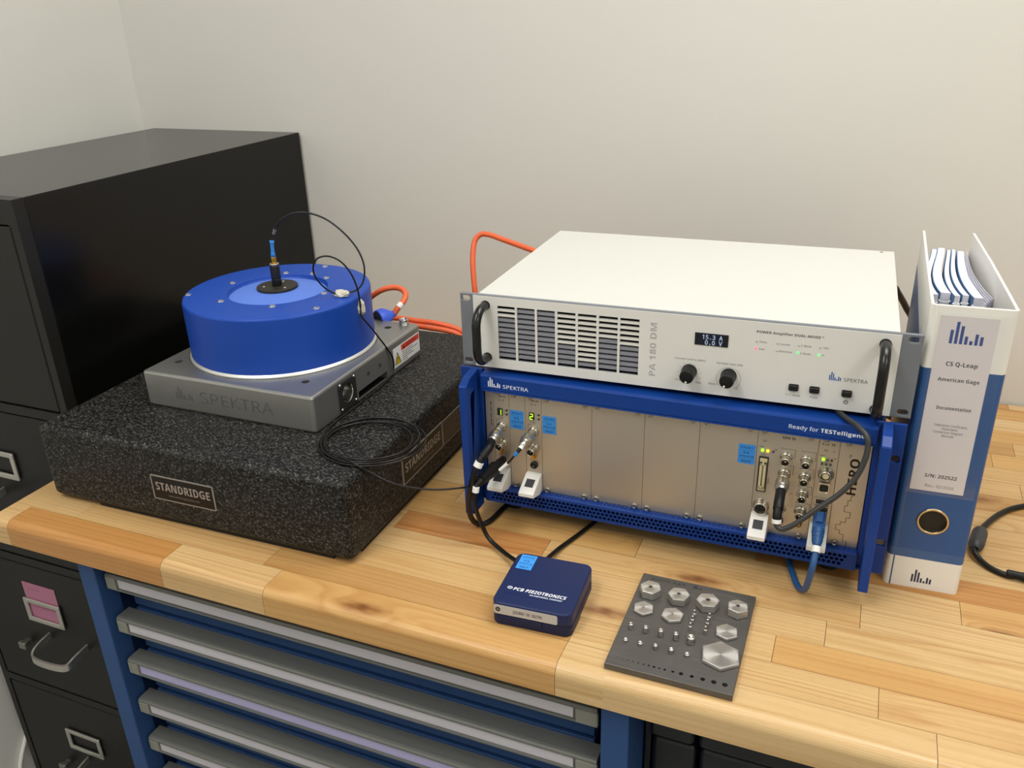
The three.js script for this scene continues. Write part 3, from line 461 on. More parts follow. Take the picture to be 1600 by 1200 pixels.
  const led = (u, hh, c, e) => part('indicator_light', latheZ([[.0011, 0], [.0011, .0004], [.0006, .0009], [.0001, .0010]], m(u), m(hh - 201.4), .0009, 14), S(c, .3, 0, e ? { emissive: c, emissiveIntensity: e } : {}), t);
  for (const u of [330, 350.4, 370.7, 391]) led(u, 267.1, 0xb9b8b4, 0);
  led(329.8, 259.2, 0xff4a66, 2.2); led(350.4, 258.9, 0xb9b8b4, 0); led(370.5, 259.2, 0x46f06a, 1.8); led(390.7, 259.0, 0x46f06a, 1.8);
}

// ------------------------------------------------------------------ blue subrack
const RK = { x: -.1721, z: .5574, yaw: .0047 };
{
  const t = thing('equipment_rack', 'blue modular equipment rack with metal module panels under the white amplifier', 'rack', [RK.x, 0, RK.z], RK.yaw);
  const m = (v) => v / 1000, W = .4826;
  part('casing', merge([box(.0185, .0205, .0262, .189, -.30, -.003), box(W - .0205, W - .0185, .0262, .189, -.30, -.003), box(.0185, W - .0185, .1885, .1905, -.30, -.02), box(.0185, W - .0185, .0262, .0282, -.30, .003), box(.0205, W - .0205, .0282, .1885, -.30, -.298)]), M.blueDeep, t);
  part('inner_wall', box(.0206, W - .0206, .0284, .188, -.062, -.060), M.chassis, t);
  for (const [u, v] of [[.05, -.035], [.43, -.035], [.05, -.26], [.43, -.26]]) part('foot', cyl('y', u, 0, v, .011, .012, .0262, 20), M.rubber, t);
  // ears
  for (const s of [0, 1]) {
    const u0 = s ? W - .0270 : 0, u1 = s ? W : .0270, hx = s ? m(476.6) : m(6.0);
    part('rack_ear', extZ(rect(u0, u1, .0234, .1999), -.004, 0, [circ(hx, .1612, .0042, 18), rrect(hx - .0038, hx + .0038, .0580, .0656, .0006, 2)], .0004), M.blue, t);
  }
  // top bar with print
  const bar = canvasTex(2048, 96, (g, w, h) => {
    const P = 2048 / 430, X = (u) => (u - 27.7) * P, Y = (hh) => h - (hh - 176.5) * P;
    g.fillStyle = '#0f3a88'; g.fillRect(0, 0, w, h);
    logo(g, X(36.9), Y(181.2), 15.3 * P, 11.9 * P, '#eef1f6'); text(g, 'SPEKTRA', X(55.1), Y(181.2), 6.6 * P, { color: '#eef1f6', width: 31.8 * P });
    text(g, 'Ready for ', X(372.4), Y(182.4), 6.1 * P, { color: '#eef1f6', width: 31.4 * P }); text(g, 'TESTelligence', X(403.8), Y(182.4), 6.1 * P, { color: '#eef1f6', bold: true, width: 46 * P });
  });
  part('top_bar', uvXY(extU([[-.0045, .1765], [.0050, .1765], [.0060, .1772], [.0060, .1935], [.0050, .1953], [.0030, .1958], [-.020, .1958], [-.020, .1930], [-.0045, .1905]], m(27.7), m(457.2)), m(27.7), m(457.7), .1765, .1965), PHM(0xffffff, .38, .5, { map: bar }), t, 'blue top bar with white lettering');
  part('bar_lip', box(m(27.9), m(457.0), .1748, .1764, -.0044, .0066, .0004), M.blue, t);
  // lower ledge with notches and perforated grille
  part('ledge', box(m(28.2), m(455.6), .0440, .0475, -.0026, .0076, .0005), M.blue, t);
  const teeth = []; for (let i = 0; i < 84; i++) teeth.push(box(m(29.6 + 5.08 * i), m(32.3 + 5.08 * i), .04735, .0483, -.0024, .0022));
  part('ledge_teeth', merge(teeth), M.blueDeep, t).userData.kind = 'stuff';
  const holes = []; [[42.9, .0416, 80], [40.3, .0367, 80], [37.8, .0318, 80]].forEach(([u, h, n]) => { for (let i = 0; i < n; i++) holes.push(circ(m(u + 5.08 * i), h, .00215, 8, .39)); });
  part('vent_grille', extZ(rect(m(27.9), m(456.0), .0262, .0470), .0056, .0072, holes), M.blueDeep, t, 'perforated blue grille below the modules');
  // handles
  for (const [u0, u1] of [[.0125, .0222], [.4604, .4699]]) {
    const outer = [[0, .1994], [.0225, .1962], [.0335, .1905], [.0345, .1890], [.0345, .0205], [.0270, .0168], [0, .0168]], inner = [[.0002, .172], [.0002, .036], [.0080, .036], [.0235, .044], [.0240, .046], [.0240, .171], [.0215, .176], [.012, .178]];
    part('handle', extU(outer, u0, u1, [inner], .0006), M.blue, t);
  }
  // ---- module panels
  const P0 = 28.2, HP = 5.08, PB = 47.4, PT = 175.0, KX = 2040 / 427, CW = 2040, CH = Math.round((PT - PB) * KX);
  const panelTex = canvasTex(CW, CH, (g) => {
    const X = (u) => (u - P0) * KX, Y = (hh) => CH - (hh - PB) * KX;
    g.fillStyle = '#ffffff'; g.fillRect(0, 0, CW, CH);
    const D = '#2c2a27', lab = (s, u, hh, px, o = {}) => text(g, s, X(u), Y(hh), px * KX, { color: D, align: 'center', ...o });
    lab('SN 192-188-00-01', 34.6, 158.5, 2.6, { bold: true, rot: Math.PI / 2, align: 'left', width: 33 * KX });
    for (const u of [48.6, 89.2]) { lab('AMA 15', u + .3, 165.6, 3.1, { bold: true }); lab('Ev  O', u, 160.4, 3.2); g.fillStyle = D; for (const hh of [149.3, 144]) g.fillRect(X(u + 3.2), Y(hh), 3 * KX, 2); lab('in  out', u - 1, 137.6, 2.1); g.strokeStyle = D; g.lineWidth = 1.6; g.beginPath(); g.moveTo(X(u - 7), Y(131)); g.lineTo(X(u - 7), Y(135.6)); g.lineTo(X(u - 3), Y(135.6)); g.stroke(); lab('II', u - 4.5, 86, 4, { color: '#8a8478' }); }
    lab('GEN 15', 374.2, 164.8, 3.6, { bold: true, width: 13.2 * KX }); lab('SO', 350.5, 158, 3.0); lab('CCL  15', 413.6, 164.4, 3.3, { bold: true, width: 13 * KX }); lab('SO', 411.6, 157.3, 3.2); lab('V', 419.4, 157.3, 3.2);
    lab('POWER', 347.6, 151.4, 1.7); lab('ERR', 362.4, 149.6, 1.7); lab('POWER', 408.6, 151.3, 1.7); lab('ERR', 421.4, 149.6, 1.7); lab('PORT', 350.6, 142.2, 2.0);
    lab('ANALOG', 358.6, 112, 1.8, { rot: -Math.PI / 2 });
    g.strokeStyle = D; g.lineWidth = 1.5;
    for (const [u, hh] of [[373.5, 144], [394, 144], [373.5, 124.5], [394, 123.5], [394, 103], [394, 82]]) { g.beginPath(); g.moveTo(X(u - 3), Y(hh + 9.6)); g.lineTo(X(u + 8.6), Y(hh + 9.6)); g.lineTo(X(u + 8.6), Y(hh - 1)); g.stroke(); lab('AO', u - 4.6, hh + 8.8, 1.9); }
    g.fillStyle = '#f4f2ee'; g.fillRect(X(379.6), Y(116.4), 5.9 * KX, 32 * KX); lab('|Z|', 382.5, 100, 2.2); lab('~', 382.4, 92, 3);
    for (const hh of [132, 116, 101, 93]) lab('I', 406, hh, 2.4);
    lab('HERO', 445.4, 109.6, 12.6, { bold: true, rot: -Math.PI / 2, align: 'left', width: 44.8 * KX, color: '#3a342b' }); lab('TM', 436.8, 155.8, 3, { rot: -Math.PI / 2 });
    g.strokeStyle = '#3a342b'; g.lineWidth = 2.2; g.beginPath(); const st = [[444.2, 110], [442, 104], [439.5, 97], [437, 90], [443.4, 83], [440, 77], [435.2, 73.3], [431.1, 66.8], [435.6, 62], [439.7, 54.1], [443.6, 48]]; g.moveTo(X(st[0][0]), Y(st[0][1])); for (let i = 1; i < st.length; i++) { g.lineTo(X(st[i][0]), Y(st[i - 1][1])); g.lineTo(X(st[i][0]), Y(st[i][1])); } g.stroke();
  });
  const pm = S(0xc2b9ab, .42, .8, { map: panelTex });
  const widths = [2, 4, 4, 4, 12, 12, 12, 12, 12, 4, 6], mods = []; let c = 0;
  for (const w of widths) {
    const u0 = P0 + HP * c + .15, u1 = P0 + HP * (c + w) - .15;
    const p = part('module_panel', uvXY(extZ(rect(m(u0), m(u1), m(PB), m(PT)), -.0055, -.003, [], .0002), m(P0), m(P0 + 427), m(PB), m(PT)), pm, t); mods.push(p); c += w;
    const us = w === 2 ? [] : w === 6 ? [u0 + 7.6] : w === 4 ? [u0 + 6.5] : [u0 + 6.0, u1 - 8.2];
    for (const u of us) {
      part('screw', merge([latheZ([[.0012, .0010], [.0020, .0016], [.0027, .0012], [.0028, 0]], m(u), m(168.6), -.003, 16), box(m(u - 1.8), m(u + 1.8), m(168.3), m(168.9), -.0022, -.0018)]), M.screw, p);
      part('screw', merge([latheZ([[.0014, .0018], [.0026, .0026], [.0034, .0020], [.0034, 0]], m(u), m(50.6), -.003, 16), box(m(u - 1.6), m(u + 1.6), m(50.3), m(50.9), -.0014, -.0008)]), M.screw, p);
    }
  }
  const dark = (g, p, n) => part(n, g, M.port, p);
  const bncJack = (p, u, h, len = .014) => {
    const b = part('bnc_connector', merge([latheZ([[.0063, 0], [.0063, .0030], [.0050, .0034], [.0048, .0040], [.0048, len - .001], [.0043, len], [.0036, len], [.0036, .004], [.0014, .004], [.0012, len - .003], [.0001, len - .003]], m(u), m(h), -.003, 28), box(m(u - 6.2), m(u - 4.6), m(h) - .001, m(h) + .001, .004, .006), box(m(u + 4.6), m(u + 6.2), m(h) - .001, m(h) + .001, .004, .006)]), M.nickel, p); return b;
  };
  const sevenSeg = (p, u, h, segs) => {
    part('digit_display', box(m(u - 3), m(u + 3), m(h - 4.3), m(h + 4.3), -.003, -.0015), M.port, p);
    const G = { a: [-1.5, 1.5, 2.9, 3.7], d: [-1.5, 1.5, -3.7, -2.9], g: [-1.5, 1.5, -.4, .4], b: [1.3, 2.1, .2, 3.3], c: [1.3, 2.1, -3.3, -.2], e: [-2.1, -1.3, -3.3, -.2], f: [-2.1, -1.3, .2, 3.3] };
    part('lit_digit', merge([...segs].map((s) => { const q = G[s]; return box(m(u + q[0]), m(u + q[1]), m(h + q[2]), m(h + q[3]), -.0015, -.0011); })), S(0xb8f03a, .4, 0, { emissive: 0xa6ee22, emissiveIntensity: 1.6 }), p);
  };
  const ledR = (p, u, h, col, e, r = .0016) => part('status_light', latheZ([[r, 0], [r, .0012], [r * .6, .002], [.0001, .0023]], m(u), m(h), -.003, 14), S(col, .35, 0, e ? { emissive: col, emissiveIntensity: e } : {}), p);
  const flap = (p, u0, u1) => {
    const prof = [[-.003, .0715], [.0010, .0715], [.0250, .0600], [.0275, .0585], [.0275, .0545], [.0255, .0530], [.0060, .0470], [-.003, .0440].map((v, i) => (i ? .0478 : v))];
    const f = part('angled_port_cover', extU(prof, m(u0), m(u1), [], .0006), M.flap, p, 'white angled cover');
    const s = Math.hypot(.024, .0115), c = .024 / s, q = .0115 / s, g = new THREE.BoxGeometry(m(10.5), .0004, .0115).applyMatrix4(new THREE.Matrix4().makeBasis(V3(1, 0, 0), V3(0, c, q), V3(0, -q, c))).translate(m((u0 + u1) / 2), .0715 - .0115 * .52 + .0002, .001 + .024 * .52 + .0001);
    part('label_window', g, M.darkGrey, p);
  };
  // narrow modules 1 and 2
  sevenSeg(mods[1], 47.0, 146.3, 'bc'); sevenSeg(mods[3], 87.2, 146.5, 'abged');
  for (const [i, u] of [[1, 48.8], [3, 89.3]]) {
    ledR(mods[i], u + 6.8, 149.2, 0x2a0d0a, 0, .0011); ledR(mods[i], u + 6.8, 143.9, 0x2a0d0a, 0, .0011);
    bncJack(mods[i], u, 126.8); bncJack(mods[i], u, 105.2);
    part('ground_tab', merge([cyl('z', m(u + .5), m(94.0), -.003, .0024, .0024, .006, 16), box(m(u - .8), m(u + 1.4), m(94), m(99), .0015, .0028)]), M.gold, mods[i]);
    part('sensor_jack', latheZ([[.0046, 0], [.0046, .0030], [.0040, .0036], [.0026, .0036], [.0024, .001], [.0001, .001]], m(u), m(82.4), -.003, 24), M.blackGloss, mods[i]);
    flap(mods[i], u - 9.6, u + 9.4);
  }
  const stick = (p, u0, u1, h0, h1, head) => part('calibration_sticker', uvXY(extZ(rrect(m(u0), m(u1), m(h0), m(h1), .0009, 3), -.003, -.0027), m(u0), m(u1), m(h0), m(h1)), mapped(canvasTex(256, 352, (g) => { g.fillStyle = '#2f86d6'; g.fillRect(0, 0, 256, 352); calSticker(g, 0, 0, 256, 352, head); }), .5), p, 'blue calibration sticker');
  stick(mods[2], 59.6, 76.9, 126.8, 150.8, '05585'); stick(mods[4], 100.5, 117.2, 126.7, 149.4, '05586'); stick(mods[7], 324.2, 341.8, 128.6, 151.8, '05587');
  // generator module
  const g8 = mods[8];
  ledR(g8, 349, 147.8, 0x8ef01e, 2.0); ledR(g8, 354.5, 147.8, 0xffc21e, 2.0); ledR(g8, 360, 147.8, 0x3a100c, 0, .0012);
  const sc = part('slot_connector', extZ(rect(m(346.4), m(356.2), m(98.2), m(140.4)), -.003, -.0012, [rect(m(347.4), m(355.2), m(99.2), m(139.4))]), M.port, g8);
  part('slot_connector', merge([box(m(347.4), m(355.2), m(134.2), m(139.4), -.003, -.0016), box(m(347.4), m(355.2), m(99.2), m(104), -.003, -.0016), box(m(348.2), m(350.4), m(104), m(134.2), -.003, .0012), box(m(352.2), m(354.4), m(104), m(134.2), -.003, .0012), box(m(348.2), m(354.4), m(131.6), m(134.2), -.003, .0012), box(m(348.2), m(354.4), m(104), m(106), -.003, .0012)]), M.ivory, g8, 'ivory multi-pin slot connector');
  part('round_connector', latheZ([[.0086, 0], [.0086, .0025], [.0076, .0030], [.0072, .0080], [.0066, .0088], [.0058, .0088], [.0056, .0010], [.0001, .0010]], m(353.2), m(80.4), -.003, 32), M.nickel, g8);
  part('connector_core', merge([cyl('z', m(353.2), m(80.4), -.0020, .0057, .0057, .0030, 24), box(m(352.9), m(353.5), m(75.2), m(85.6), .0010, .0022)]), M.port, g8);
  flap(g8, 343.9, 362.6);
  bncJack(g8, 373.6, 144); bncJack(g8, 373.5, 124.3); bncJack(g8, 373.2, 81); for (const [u, h] of [[394, 143.6], [394.2, 123.4], [394.2, 102.8], [394, 82]]) bncJack(g8, u, h);
  part('sensor_jack', latheZ([[.0046, 0], [.0046, .0030], [.0040, .0036], [.0026, .0036], [.0024, .001], [.0001, .001]], m(373.4), m(66), -.003, 24), M.blackGloss, g8);
  part('ground_post', latheZ([[.0034, 0], [.0034, .004], [.0022, .0046], [.0020, .0070], [.0001, .0072]], m(394), m(67), -.003, 20), M.gold, g8);
  // clock module
  const g9 = mods[9];
  ledR(g9, 410.1, 147.9, 0x8ef01e, 2.0); ledR(g9, 414.2, 147.6, 0x5a3a1a, 0, .0013); ledR(g9, 418.3, 147.9, 0x3a100c, 0, .0012);
  for (const u of [409.4, 413.4, 417.4]) ledR(g9, u, 142.7, 0x27382a, 0, .0013);
  part('round_connector', latheZ([[.0080, 0], [.0080, .0030], [.0068, .0042], [.0060, .0070], [.0050, .0076], [.0047, .0076], [.0047, .002], [.0036, .002], [.0034, .0056], [.0001, .0056]], m(414.5), m(131.4), -.003, 32), M.nickel, g9);
  part('connector_core', cyl('z', m(414.5), m(131.4), -.0010, .0033, .0033, .0042, 20), M.ivory, g9);
  const sq = part('square_port', extZ(rect(m(408.4), m(420.2), m(109.8), m(122.2)), -.003, .0015, [rrect(m(410.2), m(418.6), m(111.6), m(120.4), .002, 3)], .0002), M.nickel, g9);
  part('port_core', box(m(410.2), m(418.6), m(111.6), m(120.4), -.0029, -.0012), M.port, g9);
  for (const h of [99.4, 90.6]) { const q = part('usb_port', extZ(rect(m(407.6), m(421.6), m(h - 3.6), m(h + 3.6)), -.003, .0012, [rect(m(408.3), m(420.9), m(h - 2.7), m(h + 2.7))]), M.nickel, g9); part('port_core', box(m(408.3), m(420.9), m(h - 2.7), m(h + 2.7), -.0029, -.001), M.port, g9); part('port_tongue', box(m(409.3), m(419.9), m(h - .2), m(h + 1.2), -.001, .0006), M.darkGrey, g9); }
  const np = part('network_port', extZ(rect(m(406.6), m(422), m(72.4), m(86.4)), -.003, .0012, [rect(m(407.6), m(421), m(73.4), m(85.4))]), M.nickel, g9); part('port_core', box(m(407.6), m(421), m(73.4), m(85.4), -.0029, -.0012), M.port, g9);
  flap(g9, 404.9, 423.9);
}
const RW = (u, h, v) => { const c = Math.cos(RK.yaw), s = Math.sin(RK.yaw); return [RK.x + u * c + v * s, h, RK.z - u * s + v * c]; };

// ------------------------------------------------------------------ cables at the rack
function cableThing(name, label, o, build) { const t = thing(name, label, 'cable', o); build(t, (l) => l.map((p) => [p[0] - o[0], p[1] - o[1], p[2] - o[2]])); return t; }
cableThing('signal_cable', 'thick black cable hanging from the left-hand module and looping under the rack', [-.12, .1, .6], (t, rel) => {
  const a = RW(.0488, .1268, .0), b = RW(.0495, .1225, .030);
  part('bnc_plug', latheAlong([[.0050, .0135], [.0072, .0135], [.0073, .0225], [.0066, .0235], [.0062, .0265], [.0062, .028], [.0048, .030], [.0046, .033]], ...rel([a, b]), 24), M.nickel, t);
  const pts = [RW(.0492, .1230, .029), [-.1205, .1215, .6000], [-.1243, .1145, .6130], [-.1262, .1075, .6180]];
  part('boot', merge([tubeG(rel(pts.slice(0, 3)), .0050, 20, 14), tubeG(rel([pts[1], pts[2], pts[3]]), .0040, 20, 14)]), M.blackPlastic, t);
  part('white_band', rod(...rel([[-.1255, .1105, .6160], [-.1276, .1050, .6185]]), .0052), M.bandWhite, t);
  part('cable', tubeG(rel([[-.1255, .1105, .6160], [-.1305, .0972, .6212], [-.1375, .0735, .6193], [-.1445, .0463, .6123], [-.1490, .0200, .5985], [-.1475, .0075, .5900], [-.1420, .0036, .5850], [-.136, .0034, .575], [-.1306, .0034, .5359], [-.1241, .0034, .4972], [-.115, .0034, .45]]), .0033, 120, 12), M.cableBlack, t);
});
cableThing('box_cable', 'black cable with chunky plug running from the left-hand module to the blue sensor box', [-.12, .08, .6], (t, rel) => {
  part('plug', tubeG(rel([RW(.0488, .0824, .0012), RW(.0488, .0822, .008)]), .0040, 8, 16), M.blackPlastic, t);
  part('plug_body', merge([rod(...rel([RW(.0488, .0824, .006), RW(.0480, .0822, .020)]), .0056, .0058, 18), rod(...rel([RW(.0481, .0822, .0195), RW(.0440, .0835, .0560)]), .0082, .0060, 20), rod(...rel([RW(.0440, .0835, .0560), RW(.0430, .0815, .0640)]), .0060, .0034, 20)]), M.blackPlastic, t);
  part('white_band', rod(...rel([[-.1284, .0808, .6225], [-.1290, .0745, .6240]]), .0040), M.bandWhite, t);
  part('cable', tubeG(rel([RW(.0431, .0820, .0625), [-.1288, .0770, .6240], [-.1300, .0690, .6250], [-.1296, .0540, .6245], [-.1270, .0300, .6180], [-.1180, .0110, .6185], [-.098, .0060, .6290], [-.0776, .0080, .6430], [-.066, .0120, .6520]]), .0026, 120, 12), M.cableBlack, t);
});
tag(part('short_cable', tubeG([[-.0405, .0110, .6500], [-.0389, .0090, .6314], [-.0348, .0040, .5995], [-.0252, .0030, .5692], [-.0125, .0028, .5278], [-.0013, .0028, .4879], [.01, .0028, .45]], .0026, 80, 12), M.cableBlack), 'black cable running from the back of the blue sensor box under the rack', 'cable');
cableThing('link_cable', 'thick dark grey cable looping from under the amplifier to the generator module', [.22, .15, .6], (t, rel) => {
  const a = RW(.3735, .1243, .0), b = RW(.3738, .1200, .034);
  part('bnc_plug', latheAlong([[.0050, .0135], [.0072, .0135], [.0073, .0225], [.0066, .0235], [.0062, .0265], [.0062, .028], [.0048, .030], [.0046, .033]], ...rel([a, b]), 24), M.nickel, t);
  part('boot', merge([tubeG(rel([RW(.3737, .1208, .029), RW(.3740, .1170, .046), RW(.3742, .1130, .053)]), .0052, 20, 14), tubeG(rel([RW(.3741, .1150, .050), RW(.3742, .1085, .056), RW(.3744, .1035, .058)]), .0045, 20, 14)]), M.blackPlastic, t);
  part('white_band', rod(...rel([RW(.3743, .1045, .0577), RW(.3746, .1005, .0588)]), .0048), M.bandWhite, t);
  part('cable', tubeG(rel([[.2200, .1990, .47], [.2380, .1988, .5255], [.2540, .1994, .5560], [.2650, .2020, .5760], [.2748, .1971, .5874], [.2767, .1876, .5913], [.2752, .174, .5954], [.2694, .1572, .6004], [.2566, .1394, .6054], [.2408, .1244, .6105], [.228, .1120, .6150], [.216, .1010, .6180], [.2075, .0965, .6180], [.2030, .0990, .6165], [.2024, .1030, .6150]]), .0028, 160, 12), M.cableGrey, t);
});
cableThing('network_cable', 'blue network cable hanging in a short loop from the right-hand module', [.24, .06, .58], (t, rel) => {
  part('plug', merge([(() => { const g = new RoundedBoxGeometry(.0125, .0115, .024, 2, .001); const p = RW(.4145, .0792, .0115); return g.rotateX(.15).translate(p[0] - .24, p[1] - .06, p[2] - .58); })(), (() => { const g = new THREE.BoxGeometry(.0065, .003, .014); const p = RW(.4145, .0872, .012); return g.rotateX(.3).translate(p[0] - .24, p[1] - .06, p[2] - .58); })()]), M.cableBlue, t);
  part('boot', latheAlong([[.0062, 0], [.0064, .004], [.0056, .005], [.0060, .006], [.0060, .009], [.0052, .010], [.0056, .011], [.0054, .015], [.0044, .019], [.0038, .022]], ...rel([RW(.4147, .0785, .0225), RW(.4150, .0715, .0420)]), 18), M.cableBlue, t);
  part('white_band', rod(...rel([RW(.4150, .0712, .0425), RW(.4150, .0665, .0470)]), .0046), M.bandWhite, t);
  part('cable', tubeG(rel([RW(.4149, .0720, .0420), RW(.4150, .066, .0470), [.2420, .0530, .6110], [.2400, .0330, .6060], [.2375, .0130, .5940], [.2335, .0050, .5850], [.2285, .0038, .5760], [.2230, .0036, .5600], [.2185, .0036, .5447], [.2130, .0036, .521], [.205, .0036, .48]]), .0034, 110, 12), M.cableBlue, t);
});
tag(part('mains_cable', tubeG([[.262, .2440, .2440], [.276, .2450, .2400], [.2898, .2423, .234], [.2965, .2322, .226], [.3038, .2186, .213], [.3115, .2031, .200], [.3204, .1855, .185], [.334, .13, .165], [.34, .05, .15], [.336, .006, .13], [.31, .0046, .10]], .0042, 100, 12), M.cableBlack), 'black mains cable dropping behind the binder from the back of the amplifier', 'cable');
cableThing('power_cable', 'black power cord with a ferrite bead lying on the bench right of the binder', [.45, 0, .40], (t, rel) => {
  part('cable', tubeG(rel([[.62, .0034, .24], [.5026, .0034, .2949], [.4719, .0034, .3201], [.4583, .0036, .3312], [.441, .0044, .3542], [.4244, .0068, .3871], [.4165, .0086, .4074], [.4120, .0086, .430], [.4078, .0080, .4512], [.4128, .0050, .4605], [.4235, .0034, .4728], [.4381, .0036, .4812], [.445, .0040, .482]]), .0032, 160, 12), M.cableBlack, t);
  part('ferrite_bead', latheAlong([[.0034, 0], [.0064, .0015], [.0082, .006], [.0085, .010], [.0085, .033], [.0080, .038], [.0058, .043], [.0034, .0445]], ...rel([[.4178, .0087, .4040], [.4082, .0087, .4500]]), 18), M.darkGrey, t);
  part('plug', latheAlong([[.0033, 0], [.0044, .001], [.0046, .014], [.0056, .018], [.0060, .045], [.0001, .0455]], ...rel([[.4375, .0061, .4810], [.4700, .0061, .4842]]), 18), M.blackPlastic, t);
});

// ------------------------------------------------------------------ blue sensor box
{
  const t = thing('sensor_box', 'small dark blue hinged plastic case with white lettering on the bench front', 'case', [-.0187, 0, .697], .055);
  const w = .0855, d = .0905, h = .0280;
  part('base', extY(rrect(-w / 2, w / 2, -d / 2, d / 2, .009, 5), 0, .0122, [], .0018, 2), M.boxDark, t);
  part('lid', extY(rrect(-w / 2, w / 2, -d / 2, d / 2, .009, 5), .0126, h, [], .0022, 3), M.boxBlue, t);
  part('seam', extY(rrect(-w / 2 + .0008, w / 2 - .0008, -d / 2 + .0008, d / 2 - .0008, .008, 5), .0120, .0128), M.port, t);
  const lt = canvasTex(768, 160, (g, W, H) => { g.fillStyle = '#1b2751'; g.fillRect(0, 0, W, H); g.strokeStyle = '#dfe3ea'; g.lineWidth = 8; g.beginPath(); g.ellipse(36, 46, 30, 24, 0, 0, 7); g.stroke(); g.fillStyle = '#dfe3ea'; g.fillRect(16, 38, 40, 12); text(g, 'PCB PIEZOTRONICS', 78, 80, 78, { bold: true, color: '#eef0f4', width: 684, italic: true }); text(g, 'AN AMPHENOL COMPANY', 735, 130, 34, { bold: true, color: '#dfe3ea', align: 'right', width: 420 }); });
  part('lid_print', uvBy(box(-.0340, .0305, h - .0001, h + .00015, .0145, .0285), (x, y, z) => [(x + .0340) / .0645, 1 - (z - .0145) / .0140]), PHM(0xffffff, .42, .55, { map: lt }), t, 'white lettering on the lid');
  const st = canvasTex(224, 320, (g) => { g.fillStyle = '#3f9af2'; g.fillRect(0, 0, 224, 320); calSticker(g, 0, 0, 224, 320, '05588', '#3f9af2'); });
  part('calibration_sticker', uvBy(box(-.0370, -.0195, h - .0001, h + .0002, -.0415, -.0155), (x, y, z) => [(x + .0370) / .0175, 1 - (z + .0415) / .0260]), mapped(st, .45), t, 'bright blue calibration sticker');
  const fl = canvasTex(1024, 160, (g, W, H) => { g.fillStyle = '#b9b4b0'; g.fillRect(0, 0, W, H); g.fillStyle = '#17171a'; g.beginPath(); g.arc(66, 80, 42, 0, 7); g.fill(); g.strokeStyle = '#b9b4b0'; g.lineWidth = 6; g.beginPath(); g.moveTo(44, 60); g.lineTo(60, 90); g.lineTo(72, 70); g.lineTo(90, 98); g.stroke(); text(g, 'J353B04  SN  262796', 310, 108, 74, { bold: true, color: '#151313', width: 470 }); });
  part('label_strip', uvXY(extZ(rrect(-.0395, .0285, .0142, .0252, .002, 4), d / 2 - .0001, d / 2 + .0004), -.0395, .0285, .0142, .0252), mapped(fl, .45), t, 'pale grey label strip with serial number');
  part('latch', box(-.0200, .0120, .0055, .0128, d / 2 - .001, d / 2 + .0012, .0006), M.boxDark, t);
}

// ------------------------------------------------------------------ adapter plate with its loose adapters
const AP = { x: .1303, z: .6928, t: .0075 };
{
  const t = thing('adapter_plate', 'flat grey steel adapter plate with a row of drilled holes on the bench front', 'plate', [AP.x, 0, AP.z]);
  const m = (v) => v / 1000, hs = [-50.5, -45.4, -40.4, -35.3, -30.1, -24.9, -19.8, -14.8, -9.7, -4.4, 3.3, 11, 21.2, 31.4, 41.6, 51.8], rs = [.9, 1, 1.1, 1.2, 1.2, 1.3, 1.5, 1.8, 1.5, 1.8, 1.9, 2.5, 2.4, 2.7, 3.0, 3.1];
  part('steel_sheet', tri(extY(rect(m(-60.6), m(60.6), m(-75.6), m(75.6)), 0, AP.t, hs.map((x, i) => circ(m(x), m(64.6), m(rs[i]), 18)), .0005), .2), M.plate, t);
  const fnt = await new FontLoader().loadAsync('fonts/droid/droid_sans_regular.typeface.json'), eng = [];
  const tg = new TextGeometry('ADAPTER  PLATE', { font: fnt, size: .0034, depth: .00008, curveSegments: 3, bevelEnabled: false }); tg.computeBoundingBox(); tg.scale(.0370 / tg.boundingBox.max.x, 1, 1).rotateX(-Math.PI / 2).translate(m(-50), AP.t, m(-66.8)); eng.push(tg);
  const p = .0094 / 6.62; LOGO.forEach((k, i) => eng.push(box(m(-4.2) + i * p, m(-4.2) + i * p + p * .62, AP.t, AP.t + .00008, m(-66.6) - .0058 * k, m(-66.6))));
  part('engraving', merge(eng), M.etch, t, 'engraved lettering along the back edge');
}
function loose(name, label, category, x, z, group, build) { const t = thing(name, label, category, [AP.x + x / 1000, AP.t, AP.z + z / 1000], 0, group); build(t); return t; }
function hexAdapter(t, R, h, bore, ph) {
  const g = extY(circ(0, 0, R, 6, ph).map(([x, z]) => [x, z]), 0, h, bore ? [circ(0, 0, bore, 18)] : [], Math.min(.0006, h * .2));
  part('hex_body', g, M.adapter, t);
  part('turned_face', bore ? lathe([[bore, h - .001], [bore + .0005, h + .00006], [R * .83, h + .00012], [R * .845, h - .0003]], 48) : lathe([[.0001, h + .00012], [R * .83, h + .00012], [R * .845, h - .0003]], 48), M.turned, t);
}
[['hexagonal steel adapter with threaded hole, below the first letters on the plate', -44.7, -41.5, .0118, .0095, .0024, .09], ['hexagonal steel adapter with threaded hole, second in the back row of the plate', -14.4, -41.5, .0118, .0085, .0024, -.17], ['hexagonal steel adapter with threaded hole, just below the engraved logo', 15.9, -41.5, .0122, .0090, .0028, -.26], ['hexagonal steel adapter with threaded hole, in the back right corner of the plate', 46.4, -41.5, .0112, .0095, .0024, .35]]
  .forEach(([l, x, z, R, h, b, ph]) => loose('hex_adapter', l, 'adapter', x, z, 'hexagonal adapters on the steel plate', (t) => hexAdapter(t, R, h, b, ph)));
